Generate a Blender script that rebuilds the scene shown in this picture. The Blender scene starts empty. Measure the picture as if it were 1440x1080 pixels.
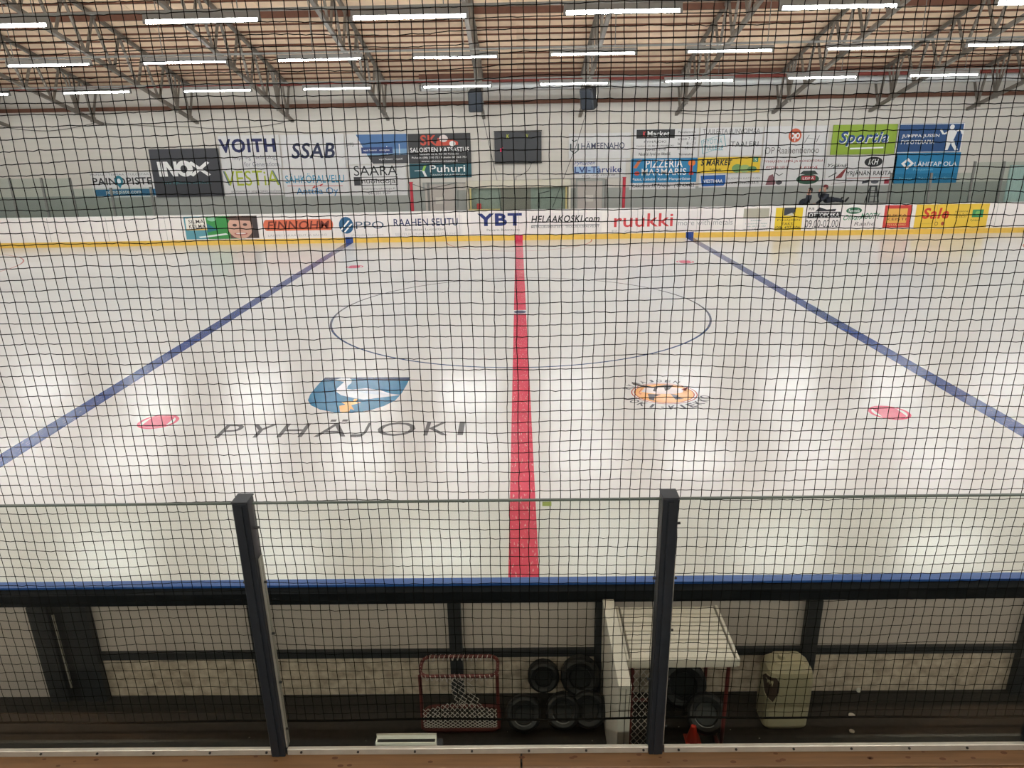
import bpy, bmesh, math, random
import numpy as np
from mathutils import Vector, Matrix, noise
random.seed(7)
C = bpy.context.scene.collection
SC = bpy.context.scene

# ------------------------------------------------------------------ camera, world, exposure
CAM = Vector((-0.0047, -17.1882, 4.0195))
PITCH, YAW, ROLL, FPX = 0.32941, -0.01289, -0.01714, 1011.27
FW = Vector((math.sin(YAW)*math.cos(PITCH), math.cos(YAW)*math.cos(PITCH), -math.sin(PITCH)))
R0 = Vector((math.cos(YAW), -math.sin(YAW), 0)); U0 = R0.cross(FW)
RT = R0*math.cos(ROLL) + U0*math.sin(ROLL); UP = -R0*math.sin(ROLL) + U0*math.cos(ROLL)
cd = bpy.data.cameras.new('camera'); cam = bpy.data.objects.new('camera', cd); C.objects.link(cam)
cam.matrix_world = Matrix(((RT.x, UP.x, -FW.x, CAM.x), (RT.y, UP.y, -FW.y, CAM.y), (RT.z, UP.z, -FW.z, CAM.z), (0, 0, 0, 1)))
cd.sensor_width = 36; cd.lens = FPX/1440*36; cd.clip_start = .05; cd.clip_end = 200
SC.camera = cam
w = bpy.data.worlds.new('world'); SC.world = w; w.use_nodes = True
w.node_tree.nodes['Background'].inputs[0].default_value = (.5, .55, .6, 1)
w.node_tree.nodes['Background'].inputs[1].default_value = .05
SC.view_settings.view_transform = 'Standard'; SC.view_settings.look = 'None'
SC.view_settings.gamma = 1; SC.view_settings.use_curve_mapping = False
SC.view_settings.exposure = 0.2
LAMP = 104.0           # radiance of the tubes over the ice
LAMP_NEAR = 34.0       # radiance of the dimmer tubes over the near side, behind the view
LAMP_FILL = 185.0      # radiance of the added fill lamps over the stand

# ------------------------------------------------------------------ helpers
def ray(x, y): return FW + RT*((x-720)/FPX) - UP*((y-540)/FPX)
def on_y(x, y, Y):
    d = ray(x, y); return CAM + d*((Y-CAM.y)/d.y)
def on_z(x, y, Z=0.0):
    d = ray(x, y); return CAM + d*((Z-CAM.z)/d.z)
def lin(c):
    return tuple(((v/255)/12.92 if v/255 <= .04045 else ((v/255+.055)/1.055)**2.4) for v in c)
MATS = {}
def mat(name, rgb, rough=.6, metal=0, var=.08, scale=6, bump=0, stretch=None, rand=0, spec=.5):
    key = name
    if key in MATS: return MATS[key]
    m = bpy.data.materials.new(name); m.use_nodes = True; nt = m.node_tree; b = nt.nodes['Principled BSDF']
    b.inputs['Roughness'].default_value = rough; b.inputs['Metallic'].default_value = metal
    b.inputs['Specular IOR Level'].default_value = spec
    c = lin(rgb)
    if var or bump:
        tc = nt.nodes.new('ShaderNodeTexCoord'); n = nt.nodes.new('ShaderNodeTexNoise'); n.inputs['Scale'].default_value = scale
        n.inputs['Detail'].default_value = 5
        src = tc.outputs['Object']
        if stretch:
            mp = nt.nodes.new('ShaderNodeMapping'); mp.inputs['Scale'].default_value = stretch
            nt.links.new(src, mp.inputs[0]); src = mp.outputs[0]
        nt.links.new(src, n.inputs['Vector'])
        r = nt.nodes.new('ShaderNodeValToRGB'); r.color_ramp.elements[0].position = .3; r.color_ramp.elements[1].position = .7
        r.color_ramp.elements[0].color = (*[v*(1-var) for v in c], 1); r.color_ramp.elements[1].color = (*[min(1, v*(1+var)) for v in c], 1)
        nt.links.new(n.outputs['Fac'], r.inputs[0]); out = r.outputs[0]
        if rand:
            oi = nt.nodes.new('ShaderNodeObjectInfo'); hv = nt.nodes.new('ShaderNodeHueSaturation')
            mr = nt.nodes.new('ShaderNodeMapRange'); mr.inputs['To Min'].default_value = 1-rand; mr.inputs['To Max'].default_value = 1+rand
            nt.links.new(oi.outputs['Random'], mr.inputs[0]); nt.links.new(mr.outputs[0], hv.inputs['Value'])
            nt.links.new(out, hv.inputs['Color']); out = hv.outputs[0]
        nt.links.new(out, b.inputs['Base Color'])
        if bump:
            bp = nt.nodes.new('ShaderNodeBump'); bp.inputs['Strength'].default_value = bump; bp.inputs['Distance'].default_value = .01
            nt.links.new(n.outputs['Fac'], bp.inputs['Height']); nt.links.new(bp.outputs[0], b.inputs['Normal'])
    else:
        b.inputs['Base Color'].default_value = (*c, 1)
    MATS[key] = m; return m
def ink(rgb): return mat('ink_%02x%02x%02x' % tuple(rgb), rgb, .55, var=0)
def emit(name, rgb, s):
    if name in MATS: return MATS[name]
    m = bpy.data.materials.new(name); m.use_nodes = True; nt = m.node_tree; nt.nodes.clear()
    e = nt.nodes.new('ShaderNodeEmission'); e.inputs[0].default_value = (*rgb, 1); e.inputs[1].default_value = s
    o = nt.nodes.new('ShaderNodeOutputMaterial'); nt.links.new(e.outputs[0], o.inputs[0]); MATS[name] = m; return m
def glass(name, tint, refl):
    m = bpy.data.materials.new(name); m.use_nodes = True; nt = m.node_tree; nt.nodes.clear()
    t = nt.nodes.new('ShaderNodeBsdfTransparent'); t.inputs[0].default_value = (*tint, 1)
    g = nt.nodes.new('ShaderNodeBsdfGlossy'); g.inputs['Roughness'].default_value = .05
    f = nt.nodes.new('ShaderNodeFresnel'); f.inputs[0].default_value = 1.3
    mu = nt.nodes.new('ShaderNodeMath'); mu.operation = 'MULTIPLY'; mu.inputs[1].default_value = refl
    nt.links.new(f.outputs[0], mu.inputs[0])
    mx = nt.nodes.new('ShaderNodeMixShader'); o = nt.nodes.new('ShaderNodeOutputMaterial')
    nt.links.new(mu.outputs[0], mx.inputs[0]); nt.links.new(t.outputs[0], mx.inputs[1]); nt.links.new(g.outputs[0], mx.inputs[2])
    nt.links.new(mx.outputs[0], o.inputs[0]); return m

class MB:
    def __init__(s): s.v = []; s.f = []; s.m = []; s.cur = 0
    def add(s, vs, fs):
        n = len(s.v); s.v += [tuple(a) for a in vs]; s.f += [tuple(n+i for i in f) for f in fs]; s.m += [s.cur]*len(fs); return s
    def box(s, x0, x1, y0, y1, z0, z1):
        return s.add([(x0,y0,z0),(x1,y0,z0),(x1,y1,z0),(x0,y1,z0),(x0,y0,z1),(x1,y0,z1),(x1,y1,z1),(x0,y1,z1)],
                     [(0,3,2,1),(4,5,6,7),(0,1,5,4),(1,2,6,5),(2,3,7,6),(3,0,4,7)])
    def bbox(s, x0, x1, y0, y1, z0, z1, b=.004):      # box with chamfered vertical and top edges
        def ring(z, e): return [(x0+e,y0+b,z),(x0+b,y0+e,z),(x1-b,y0+e,z),(x1-e,y0+b,z),(x1-e,y1-b,z),(x1-b,y1-e,z),(x0+b,y1-e,z),(x0+e,y1-b,z)]
        vs = ring(z0+b, 0)+ring(z1-b, 0)
        top = [(min(max(x, x0+b), x1-b), min(max(y, y0+b), y1-b), z1) for x, y, z in ring(z1, 0)]
        bot = [(min(max(x, x0+b), x1-b), min(max(y, y0+b), y1-b), z0) for x, y, z in ring(z0, 0)]
        vs = bot+vs+top; fs = [tuple(range(7, -1, -1)), tuple(range(24, 32))]
        for k in range(3):
            for i in range(8): fs.append((k*8+i, k*8+(i+1) % 8, k*8+8+(i+1) % 8, k*8+8+i))
        return s.add(vs, fs)
    def tube(s, pts, r, n=8, closed=False, r2=None):
        pts = [Vector(p) for p in pts]; m = len(pts); vs = []; fs = []
        up = None
        for i, p in enumerate(pts):
            a = pts[(i-1) % m] if (closed or i > 0) else p; b = pts[(i+1) % m] if (closed or i < m-1) else p
            t = (b-a).normalized()
            if up is None:
                up = Vector((0, 0, 1)) if abs(t.z) < .9 else Vector((1, 0, 0))
            e1 = (up - t*up.dot(t)).normalized(); e2 = t.cross(e1); up = e1
            rr = r if r2 is None else r + (r2-r)*i/(m-1)
            for k in range(n):
                q = 2*math.pi*(k+.5)/n; vs.append(p + e1*rr*math.cos(q) + e2*rr*math.sin(q))
        for i in range(m if closed else m-1):
            for k in range(n):
                a = i*n; b = ((i+1) % m)*n
                fs.append((a+k, a+(k+1) % n, b+(k+1) % n, b+k))
        if not closed: fs += [tuple(range(n-1, -1, -1)), tuple((m-1)*n+k for k in range(n))]
        return s.add(vs, fs)
    def bar(s, p, q, w, h=None):
        h = h or w; p = Vector(p); q = Vector(q); t = (q-p).normalized(); u = Vector((1, 0, 0)) if abs(t.x) < .9 else Vector((0, 0, 1))
        u = (u - t*u.dot(t)).normalized(); v = t.cross(u); vs = []
        for c in (p, q):
            for a, b in ((-1, -1), (1, -1), (1, 1), (-1, 1)): vs.append(c + u*a*w/2 + v*b*h/2)
        return s.add(vs, [(0,3,2,1),(4,5,6,7),(0,1,5,4),(1,2,6,5),(2,3,7,6),(3,0,4,7)])
    def lathe(s, prof, c=(0, 0, 0), n=20, M=None):
        vs = []; fs = []
        for r, z in prof:
            for k in range(n):
                a = 2*math.pi*k/n; p = Vector((r*math.cos(a), r*math.sin(a), z))
                if M is not None: p = M @ p
                vs.append(p+Vector(c))
        for i in range(len(prof)-1):
            for k in range(n): fs.append((i*n+k, i*n+(k+1) % n, (i+1)*n+(k+1) % n, (i+1)*n+k))
        fs += [tuple(range(n-1, -1, -1)), tuple((len(prof)-1)*n+k for k in range(n))]
        return s.add(vs, fs)
    def build(s, name, m, parent=None, smooth=False, loc=None):
        me = bpy.data.meshes.new(name); me.from_pydata(s.v, [], s.f)
        ms = m if isinstance(m, (list, tuple)) else [m]
        for q in ms: me.materials.append(q)
        if len(ms) > 1: me.polygons.foreach_set('material_index', s.m)
        if smooth: me.polygons.foreach_set('use_smooth', [True]*len(me.polygons))
        me.update(); o = bpy.data.objects.new(name, me); C.objects.link(o)
        if parent: o.parent = parent
        if loc: o.location = loc
        return o
def tag(o, label=None, cat=None, group=None, kind=None):
    for k, v in (('label', label), ('category', cat), ('group', group), ('kind', kind)):
        if v: o[k] = v
    return o
def thing(name, label, cat, loc=(0, 0, 0), rz=0, group=None):
    o = bpy.data.objects.new(name, None); C.objects.link(o); o.location = loc; o.rotation_euler.z = rz
    o.empty_display_size = .1
    return tag(o, label, cat, group)
def copy_tree(o, parent=None):
    c = o.copy(); C.objects.link(c); c.parent = parent
    for ch in list(o.children): copy_tree(ch, c)
    return c
ORD = ['first', 'second', 'third', 'fourth', 'fifth', 'sixth', 'seventh', 'eighth', 'ninth', 'tenth', 'eleventh', 'twelfth']

# ------------------------------------------------------------------ materials
M_ice = mat('ice', (221, 222, 222), .2, var=.02, scale=.25, bump=0)
def ice_nodes(m, c):
    nt = m.node_tree; b = nt.nodes['Principled BSDF']
    tc = nt.nodes.new('ShaderNodeTexCoord'); n = nt.nodes.new('ShaderNodeTexNoise'); n.inputs['Scale'].default_value = .35; n.inputs['Detail'].default_value = 6
    nt.links.new(tc.outputs['Object'], n.inputs['Vector'])
    mr = nt.nodes.new('ShaderNodeMapRange'); mr.inputs['From Min'].default_value = .3; mr.inputs['From Max'].default_value = .7
    mr.inputs['To Min'].default_value = .16; mr.inputs['To Max'].default_value = .25
    nt.links.new(n.outputs['Fac'], mr.inputs[0]); nt.links.new(mr.outputs[0], b.inputs['Roughness'])
    n2 = nt.nodes.new('ShaderNodeTexNoise'); n2.inputs['Scale'].default_value = 1.3; n2.inputs['Detail'].default_value = 3
    nt.links.new(tc.outputs['Object'], n2.inputs['Vector'])
    bp = nt.nodes.new('ShaderNodeBump'); bp.inputs['Strength'].default_value = .012; bp.inputs['Distance'].default_value = .02; b.inputs['Specular IOR Level'].default_value = .4
    nt.links.new(n2.outputs['Fac'], bp.inputs['Height']); nt.links.new(bp.outputs[0], b.inputs['Normal'])
ice_nodes(M_ice, None)
def paint(name, rgb, scuff=.25):
    m = mat(name, rgb, .22, var=.05, scale=3); nt = m.node_tree; b = nt.nodes['Principled BSDF']
    # skate scratches: pale short strokes cut in the painted ice
    tc = nt.nodes.new('ShaderNodeTexCoord'); mp = nt.nodes.new('ShaderNodeMapping'); mp.inputs['Scale'].default_value = (30, 6, 1); mp.inputs['Rotation'].default_value = (0, 0, .6)
    n = nt.nodes.new('ShaderNodeTexNoise'); n.inputs['Scale'].default_value = 1.6; n.inputs['Detail'].default_value = 3
    nt.links.new(tc.outputs['Object'], mp.inputs[0]); nt.links.new(mp.outputs[0], n.inputs['Vector'])
    r = nt.nodes.new('ShaderNodeValToRGB'); r.color_ramp.elements[0].position = .6; r.color_ramp.elements[1].position = .72
    r.color_ramp.elements[0].color = (0, 0, 0, 1); r.color_ramp.elements[1].color = (scuff*2, scuff*2, scuff*2, 1)
    nt.links.new(n.outputs['Fac'], r.inputs[0])
    old = b.inputs['Base Color'].links[0].from_socket
    mx = nt.nodes.new('ShaderNodeMix'); mx.data_type = 'RGBA'; mx.inputs[7].default_value = (.75, .75, .78, 1)
    nt.links.new(r.outputs[0], mx.inputs[0]); nt.links.new(old, mx.inputs[6]); nt.links.new(mx.outputs[2], b.inputs['Base Color'])
    return m
P_red = paint('paint_red', (214, 62, 92)); P_blue = paint('paint_blue', (42, 72, 140), .13); P_navy = paint('paint_navy', (62, 84, 124), .1)
P_pink = paint('paint_pink', (226, 104, 130), .05); P_thinred = paint('paint_thin_red', (196, 130, 128), .05)
M_wall = mat('wall_paint', (208, 203, 194), .8, var=.03, scale=1.2, stretch=(.3, .3, 6))
M_shade_frame = mat('shade_and_frame_grey', (160, 162, 156), .8, var=.04, scale=2)
M_deck = mat('roof_board', (238, 212, 182), .8, var=.1, scale=1.6, stretch=(1, 1, 1), rand=.1)
M_purlin = mat('purlin_brown', (104, 66, 48), .7, var=.1)
M_steel = mat('truss_steel', (122, 115, 106), .5, .25, var=.1)
M_dark = mat('dark_steel', (46, 48, 51), .55, .2, var=.2, scale=14)
M_post = mat('navy_post', (28, 32, 38), .5, .3, var=.2, scale=20)
M_alu = mat('aluminium', (168, 164, 154), .4, .5, var=.08, scale=20)
M_rubber = mat('black_rubber', (34, 32, 30), .8, var=.25, scale=30, bump=.2)
M_panelg = mat('board_back', (186, 176, 170), .7, var=.07, scale=3)
M_board = mat('board_white', (236, 230, 226), .35, var=.03, scale=1.0, stretch=(1, 1, 3))
M_yellow = mat('kick_yellow', (226, 186, 84), .4, var=.05)
M_cap = mat('cap_blue', (40, 88, 168), .35, var=.15, scale=5, stretch=(1, 12, 12))
M_wood = mat('pine', (104, 76, 48), .6, var=.16, scale=7, stretch=(.6, 9, 9), bump=.1, rand=.06)
M_net = mat('twine', (12, 11, 10), .9, var=0, spec=.05)
M_wht = mat('white_paint', (205, 200, 190), .6, var=.05, scale=9, bump=.1)
M_twine = mat('white_twine', (190, 182, 176), .8, var=0)
M_redm = mat('red_metal', (92, 38, 36), .5, .1, var=.2)
M_redpipe = mat('red_pipe', (128, 56, 48), .5, var=.1)
M_conc = mat('concrete', (120, 118, 112), .85, var=.1, scale=2)
M_glass = glass('glass', (.888, .90, .868), .15)
M_fglass = glass('far_glass', (.88, .92, .905), .6)
M_black = mat('soft_black', (20, 20, 22), .6, var=.1)
M_ext = mat('tyre', (14, 15, 16), .55, var=.2, scale=30, bump=.15)
M_silver = mat('duct_silver', (224, 226, 224), .5, .2, var=.1, scale=20, stretch=(8, 1, 1))
M_grey = mat('grey_metal', (120, 120, 116), .5, .3, var=.1)
M_cream = mat('cream_plastic', (158, 150, 124), .45, var=.06, scale=6)

# ------------------------------------------------------------------ shell
WX, WY, BY = 33.0, 17.0, -24.0         # side walls, far wall, wall behind the stand
SL, ZB, RY = .254, 4.9, -3.5           # roof slope, eave height of the bottom chord, ridge
def zb(y): return ZB + SL*((WY-y) if y > RY else (y-BY))
TD = 1.45                              # truss depth
tag(MB().box(-WX, WX, BY, WY, -.3, -.05).build('floor', M_conc), kind='structure')
# ice with rounded corners
HX, HY, RC = 29.0, 13.0, 7.5
def outline(off=0, n=14):
    P = []
    for cx, cy, a0 in ((HX-RC, HY-RC, 0), (-HX+RC, HY-RC, 90), (-HX+RC, -HY+RC, 180), (HX-RC, -HY+RC, 270)):
        for k in range(n+1):
            a = math.radians(a0+90*k/n); P.append((cx+(RC+off)*math.cos(a), cy+(RC+off)*math.sin(a)))
    return P
o = outline(); n = len(o)
ice = MB().add([(x, y, 0) for x, y in o]+[(x, y, -.05) for x, y in o], [tuple(range(n))]+[(i, i+n, (i+1) % n+n, (i+1) % n) for i in range(n)]).build('ice_sheet', M_ice)
tag(ice, 'glossy white ice of the rink with painted lines', kind='structure')
tag(MB().box(-WX, WX, WY, WY+.2, -.3, zb(WY)+TD+.3).build('wall_far', M_wall), kind='structure')
wf = MB()
for k in range(26): wf.box(-WX, WX, WY-.008, WY, 1.86+k*.17, 1.86+k*.17+.155)
wfar = wf.build('trim_1', M_wall); tag(wfar, 'light grey horizontal cladding on far wall', kind='structure')
tag(MB().box(-WX, WX, WY-.05, WY-.009, -.05, 1.8).build('wall_shade_band', M_shade_frame), kind='structure')  # grey band paints in the shade on the wall behind the boards
tag(MB().box(-WX, WX, BY-.2, BY, -.3, zb(BY)+TD+.3).build('wall_near', M_wall), kind='structure')
for s, nm in ((-1, 'wall_left'), (1, 'wall_right')):
    m = MB(); x = s*WX; y0, y1 = BY, WY
    vs = [(x, y0, -.3), (x, y1, -.3), (x, y1, zb(y1)+TD+.3), (x, RY, zb(RY)+TD+.3), (x, y0, zb(y0)+TD+.3)]
    vs += [(x+s*.2, b, c) for a, b, c in vs]
    m.add(vs, [(0, 1, 2, 3, 4), (9, 8, 7, 6, 5)]+[(i, (i+1) % 5, (i+1) % 5+5, i+5) for i in range(5)])
    tag(m.build(nm, M_wall), kind='structure')
# roof: backing on both slopes; boards and purlins of the slope in view are pieces
ceil = MB()
for ya, yb in ((RY, WY), (BY, RY)):
    za, zc = zb(ya if ya != BY else BY)+TD+.14, zb(yb)+TD+.14
    if ya == RY: za = zb(RY)+TD+.14
    ceil.add([(-WX, ya, za), (WX, ya, za), (WX, yb, zc), (-WX, yb, zc), (-WX, ya, za+.15), (WX, ya, za+.15), (WX, yb, zc+.15), (-WX, yb, zc+.15)],
             [(0,3,2,1),(4,5,6,7),(0,1,5,4),(1,2,6,5),(2,3,7,6),(3,0,4,7)])
ceil = tag(ceil.build('ceiling', M_deck), 'tan boarded roof underside with brown purlins', kind='structure')
th = math.atan(SL); step = .62
bx0, nb = -26.0, 12; bw = 52/nb
pan = None; j = 0; y = WY-.3
# one panel mesh, shared: local x along the hall, local y down the slope
pm = MB().bbox(-bw/2+.006, bw/2-.006, -step*.5+.012, step*.5-.012, -.02, .0, .004)
rowY = []
while y > 3.0:
    rowY.append(y); y -= step*math.cos(th)
for r_, y in enumerate(rowY):
    for k in range(nb):
        if pan is None:
            pan = pm.build('panel', M_deck, ceil); p = pan
        else:
            p = pan.copy(); C.objects.link(p)
        p.location = (bx0+bw*(k+.5), y, zb(y)+TD+.139-.004*((k*7+r_*3) % 3)); p.rotation_euler = (-th, 0, 0)
pur = None
for y in rowY:
    yy = y-step*.5*math.cos(th)
    if pur is None:
        pur = MB().box(-26, 26, -.035, .035, -.07, -.022).build('purlin', M_purlin, ceil); p = pur
    else:
        p = pur.copy(); C.objects.link(p)
    p.location = (0, yy, zb(yy)+TD+.139); p.rotation_euler = (-th, 0, 0)

# long beams and pipes across the hall, their height read off the photograph
def level(px, py, Y): return on_y(px, py, Y).z
def xbeam(name, label, cat, Y, z, h, d, m, x0=-26, x1=26, drop=0, rnd=False):
    mb = MB()
    if rnd: mb.tube([(x0, Y, z), (x1, Y, z)], h/2, 10)
    else: mb.box(x0, x1, Y-d/2, Y+d/2, z-h/2, z+h/2)
    return tag(mb.build(name, m), label, cat)
xbeam('roof_beam', 'thick brown beam running across under the roof boards above nearest lamps', 'beam', 9.95, zb(9.95)+TD-.02, .2, .14, M_purlin)
xbeam('roof_beam', 'brown beam against the far wall crossing behind the truss ends', 'beam', 16.8, 5.52, .16, .1, M_purlin)
xbeam('wall_beam', 'broad brown beam above the red pipe on far wall, right of centre', 'beam', 16.2, 6.52, .3, .1, M_purlin, -4.2, 26)
xbeam('sprinkler_pipe', 'long thin dark red pipe under the roof along the far wall', 'pipe', 16.0, 6.36, .15, .1, M_redpipe, rnd=True)
dm = thing('ventilation_duct', 'silver ribbed duct below the red pipe on the far wall', 'duct', (0, 16.5, 6.15))
b = MB().tube([(-4.15, 0, 0), (26, 0, 0)], .15, 12).build('duct_body', M_silver, dm)
b = MB()
for k in range(150): b.tube([(-4.1+k*.2, 0, 0), (-4.07+k*.2, 0, 0)], .162, 12)
tag(b.build('duct_ribs', M_silver, dm), kind='stuff')
MB().lathe([(.14, 0), (.14, .06), (.1, .09)], M=Matrix.Rotation(-math.pi/2, 4, 'Y').to_3x3(), c=(-4.15, 0, 0)).build('duct_end', M_grey, dm)

# ------------------------------------------------------------------ trusses
def truss_template():
    t = thing('roof_truss', 'x', 'roof truss', (0, 0, 0), group='steel roof trusses over the ice')
    pts = lambda y: (0, y, zb(y))
    L = WY
    MB().bar((0, L, zb(L)), (0, RY, zb(RY)), .13, .12).build('bottom_chord', M_steel, t)
    MB().bar((0, L, zb(L)+TD), (0, RY, zb(RY)+TD), .11, .12).build('top_chord', M_steel, t)
    m = MB()
    m.bar((0, BY, zb(BY)), (0, RY, zb(RY)), .13, .12); m.bar((0, BY, zb(BY)+TD), (0, RY, zb(RY)+TD), .11, .12)
    y = BY+1.2
    while y < RY-.5:
        for d in (-.78, .78): m.bar((0, y, zb(y)), (0, y+d, zb(y+d)+TD), .07)
        y += 1.57
    tag(m.build('near_half', M_steel, t), kind='stuff')
    def web(y, yt, dx=0, wd=.075):
        MB().bar((dx, y, zb(y)), (dx, yt, zb(yt)+TD), wd).build('web_bar', M_steel, t)
    for yt in (16.0, 16.97): web(16.3, yt)
    for yt in (14.65, 15.0, 15.4, 15.8): web(15.2, yt, wd=.06)
    y = 13.62
    while y > RY+1:
        web(y, y-.78); web(y, y+.78, .05); y -= 1.57
    g = MB()
    for yy in (16.3, 15.2): g.box(-.07, .07, yy-.12, yy+.12, zb(yy)-.1, zb(yy)+.1)
    g.build('gusset', M_steel, t)
    return t
tt = truss_template()
xs = [-1.5+4.28*k for k in range(-6, 8)]
for i, x in enumerate(xs):
    t = tt if i == 0 else copy_tree(tt)
    t.location = (x, 0, 0); k = i-1
    if 0 <= k <= 10:
        t['label'] = 'grey steel lattice roof truss, %s from the left' % ORD[k+0]
    else: t['label'] = 'grey steel lattice roof truss outside the view'

# ------------------------------------------------------------------ lamps
M_tube = emit('tube', (.91, .965, 1), LAMP); M_tube_fill = emit('tube_fill', (1, .97, .92), LAMP_FILL)
M_house = mat('lamp_housing', (120, 118, 114), .6, .0, var=.05)
def lamp_template(m, nm='tube_lamp'):
    t = thing(nm, 'x', 'lamp')
    h = MB(); h.add([(-1.22, -.045, .012), (1.22, -.045, .012), (1.22, .045, .012), (-1.22, .045, .012), (-1.22, -.03, .13), (1.22, -.03, .13), (1.22, .03, .13), (-1.22, .03, .13)],
                    [(0,3,2,1),(4,5,6,7),(0,1,5,4),(1,2,6,5),(2,3,7,6),(3,0,4,7)])
    h.build('housing', M_house, t)
    MB().tube([(-1.17, 0, -.03), (1.17, 0, -.02)], .034, 8).build('fluorescent_tube', m, t)
    for s in (-1, 1): MB().box(s*1.2-.03, s*1.2+.03, -.04, .04, -.065, .012).build('end_cap', M_house, t)
    return t
lt = lamp_template(M_tube); first = True
def put(x, y, z, label, group, src):
    global first
    if first and src is lt: t = lt; first = False
    else: t = copy_tree(src)
    t.location = (x, y, z)
    if 'middle' in group or 'farthest' in group:
        for ch in t.children:
            if ch.name.startswith('fluorescent'): ch.scale = (1, .66, .66)
    t['label'] = label; t['group'] = group; return t
rows = [(-.6, 'nearest', [(-12, 35), (284, 27.5), (576, 22), (876, 14.5), (1180, 8), (1484, 1)]),
        (5.1, 'middle', [(69, 91), (260, 87), (450, 83), (640, 80), (834, 75), (1026, 71), (1223, 67), (1420, 62)]),
        (10.2, 'farthest', [(-34, 133), (136, 129.5), (306, 127), (474, 124), (643, 121), (807, 117), (983, 113), (1156, 108.5), (1327, 105)])]
for Y, nm, L in rows:
    P = [on_y(a, b, Y) for a, b in L]
    g = 'tube lamps in the %s row' % nm
    for k, p in enumerate(P):
        put(p.x, Y, p.z, 'lit white tube lamp in the %s row, %s from the left' % (nm, ORD[k]), g, lt)
    sp = (P[-1].x-P[0].x)/(len(P)-1); z = sum(p.z for p in P)/len(P)
    for s, e in ((-1, P[0]), (1, P[-1])):
        x = e.x+s*sp
        while abs(x) < 27: put(x, Y, z, 'lit white tube lamp in the %s row outside the view' % nm, g, lt); x += s*sp
    tr = thing('lamp_track', 'thin grey rail carrying the %s row of tube lamps' % nm, 'rail', (0, Y, 0))
    m = MB(); q0, q1 = P[0], P[-1]; sl = (q1.z-q0.z)/(q1.x-q0.x)
    m.bar((-26, .0, q0.z+sl*(-26-q0.x)+.17), (26, .0, q0.z+sl*(26-q0.x)+.17), .05, .07); m.build('rail', M_grey, tr)
    for x in xs:
        zz = q0.z+sl*(x-q0.x)+.2
        if abs(x) < 26: MB().tube([(x, 0, zz), (x, 0, zb(Y)+.02)], .012, 5).build('hanger', M_grey, tr)
ln = lamp_template(emit('tube_near', (.91, .965, 1), LAMP_NEAR)); one = True
for Y, z in ((-6.2, 6.3), (-11.2, 5.9)):
    for k in range(-6, 7):
        t = ln if one else copy_tree(ln); one = False; t.location = (k*4.1, Y, z)
        t['label'] = 'lit white tube lamp over the near ice, behind the view'; t['group'] = 'tube lamps over the near ice'
ls = lamp_template(M_tube_fill, 'tube_lamp')  # unseen lamps added to brighten the backs of the near boards
for i, k in enumerate(range(-6, 7)):
    t = ls if i == 0 else copy_tree(ls); t.location = (k*4.1, -19.6, 6.0)
    t['label'] = 'added fill lamp over the stand, behind the view'; t['group'] = 'added fill lamps over the stand'

# ------------------------------------------------------------------ speakers
def speaker(x, y, z, rz, label, tilt=.25):
    t = thing('loudspeaker', label, 'speaker', (x, y, z), rz)
    body = MB(); W, H = .27, .38
    prof = [(-W, -.24), (-W+.05, -.29), (W-.05, -.29), (W, -.24), (W*.75, .24), (-W*.75, .24)]
    vs = []
    for zz, s in ((-H, .9), (-H+.05, 1), (H-.05, 1), (H, .9)):
        vs += [(a*s, b*s, zz) for a, b in prof]
    fs = [tuple(range(5, -1, -1)), tuple(range(18, 24))]+[(k*6+i, k*6+(i+1) % 6, k*6+6+(i+1) % 6, k*6+6+i) for k in range(3) for i in range(6)]
    b = body.add(vs, fs).build('cabinet', mat('speaker_body', (30, 34, 40), .6, var=.1), t); b.rotation_euler.x = tilt
    g = MB().box(-.21, .21, -.305, -.285, -.31, .31).build('grille', mat('speaker_grille', (24, 30, 38), .7, var=.2, scale=60), t); g.rotation_euler.x = tilt
    br = MB(); br.tube([(-.29, 0, -.02), (-.29, 0, .45), (.29, 0, .45), (.29, 0, -.02)], .016, 6); br.tube([(0, 0, .44), (0, 0, .9)], .02, 6)
    br.build('bracket', M_alu, t)
    return t
p = on_y(669, 141, 12); speaker(p.x, 12, p.z, 0, 'dark navy loudspeaker hanging under a truss, left of the two')
p = on_y(829, 138, 12); speaker(p.x, 12, p.z, -.55, 'dark loudspeaker with light side turned outward, right of the two')
def wire(name, label, pts, r=.012, m=None, sag=0):
    P = []
    for a, b in zip(pts[:-1], pts[1:]):
        for k in range(8):
            t = k/8; q = Vector(a).lerp(Vector(b), t); q.z -= sag*4*t*(1-t); P.append(q)
    P.append(Vector(pts[-1]))
    return tag(MB().tube(P, r, 5).build(name, m or M_dark), label, 'cable')
wire('hanging_cable', 'thin cable falling from left loudspeaker to the booth window', [on_y(678, 160, 16.8), on_y(700, 258, 16.8), on_y(705, 297, 16.8)])
wire('hanging_cable', 'thin cable slanting from right loudspeaker down to the booth window', [on_y(826, 152, 16.8), on_y(812, 200, 16.8), on_y(777, 292, 16.8)])
wire('wall_cable', 'black cable draped along the wall over the booth window', [on_y(x, y, 16.85) for x, y in ((574, 256), (600, 265), (640, 257), (700, 254), (740, 253), (780, 251), (830, 250))], sag=.03)
wire('wall_cable', 'cable sagging across the left of the far wall', [on_y(x, y, 16.85) for x, y in ((0, 178), (70, 184), (135, 172), (270, 178), (330, 180), (400, 172))], sag=.05)
wire('wall_cable', 'cable sagging across the right of the far wall', [on_y(x, y, 16.85) for x, y in ((950, 158), (1020, 160), (1088, 155), (1225, 152), (1290, 154), (1440, 150))], sag=.05)
wire('scoreboard_cable', 'short cable below the scoreboard down to the booth', [on_y(748, 228, 16.9), on_y(742, 240, 16.9), on_y(726, 248, 16.9), on_y(725, 254, 16.9)], sag=.05)

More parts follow.
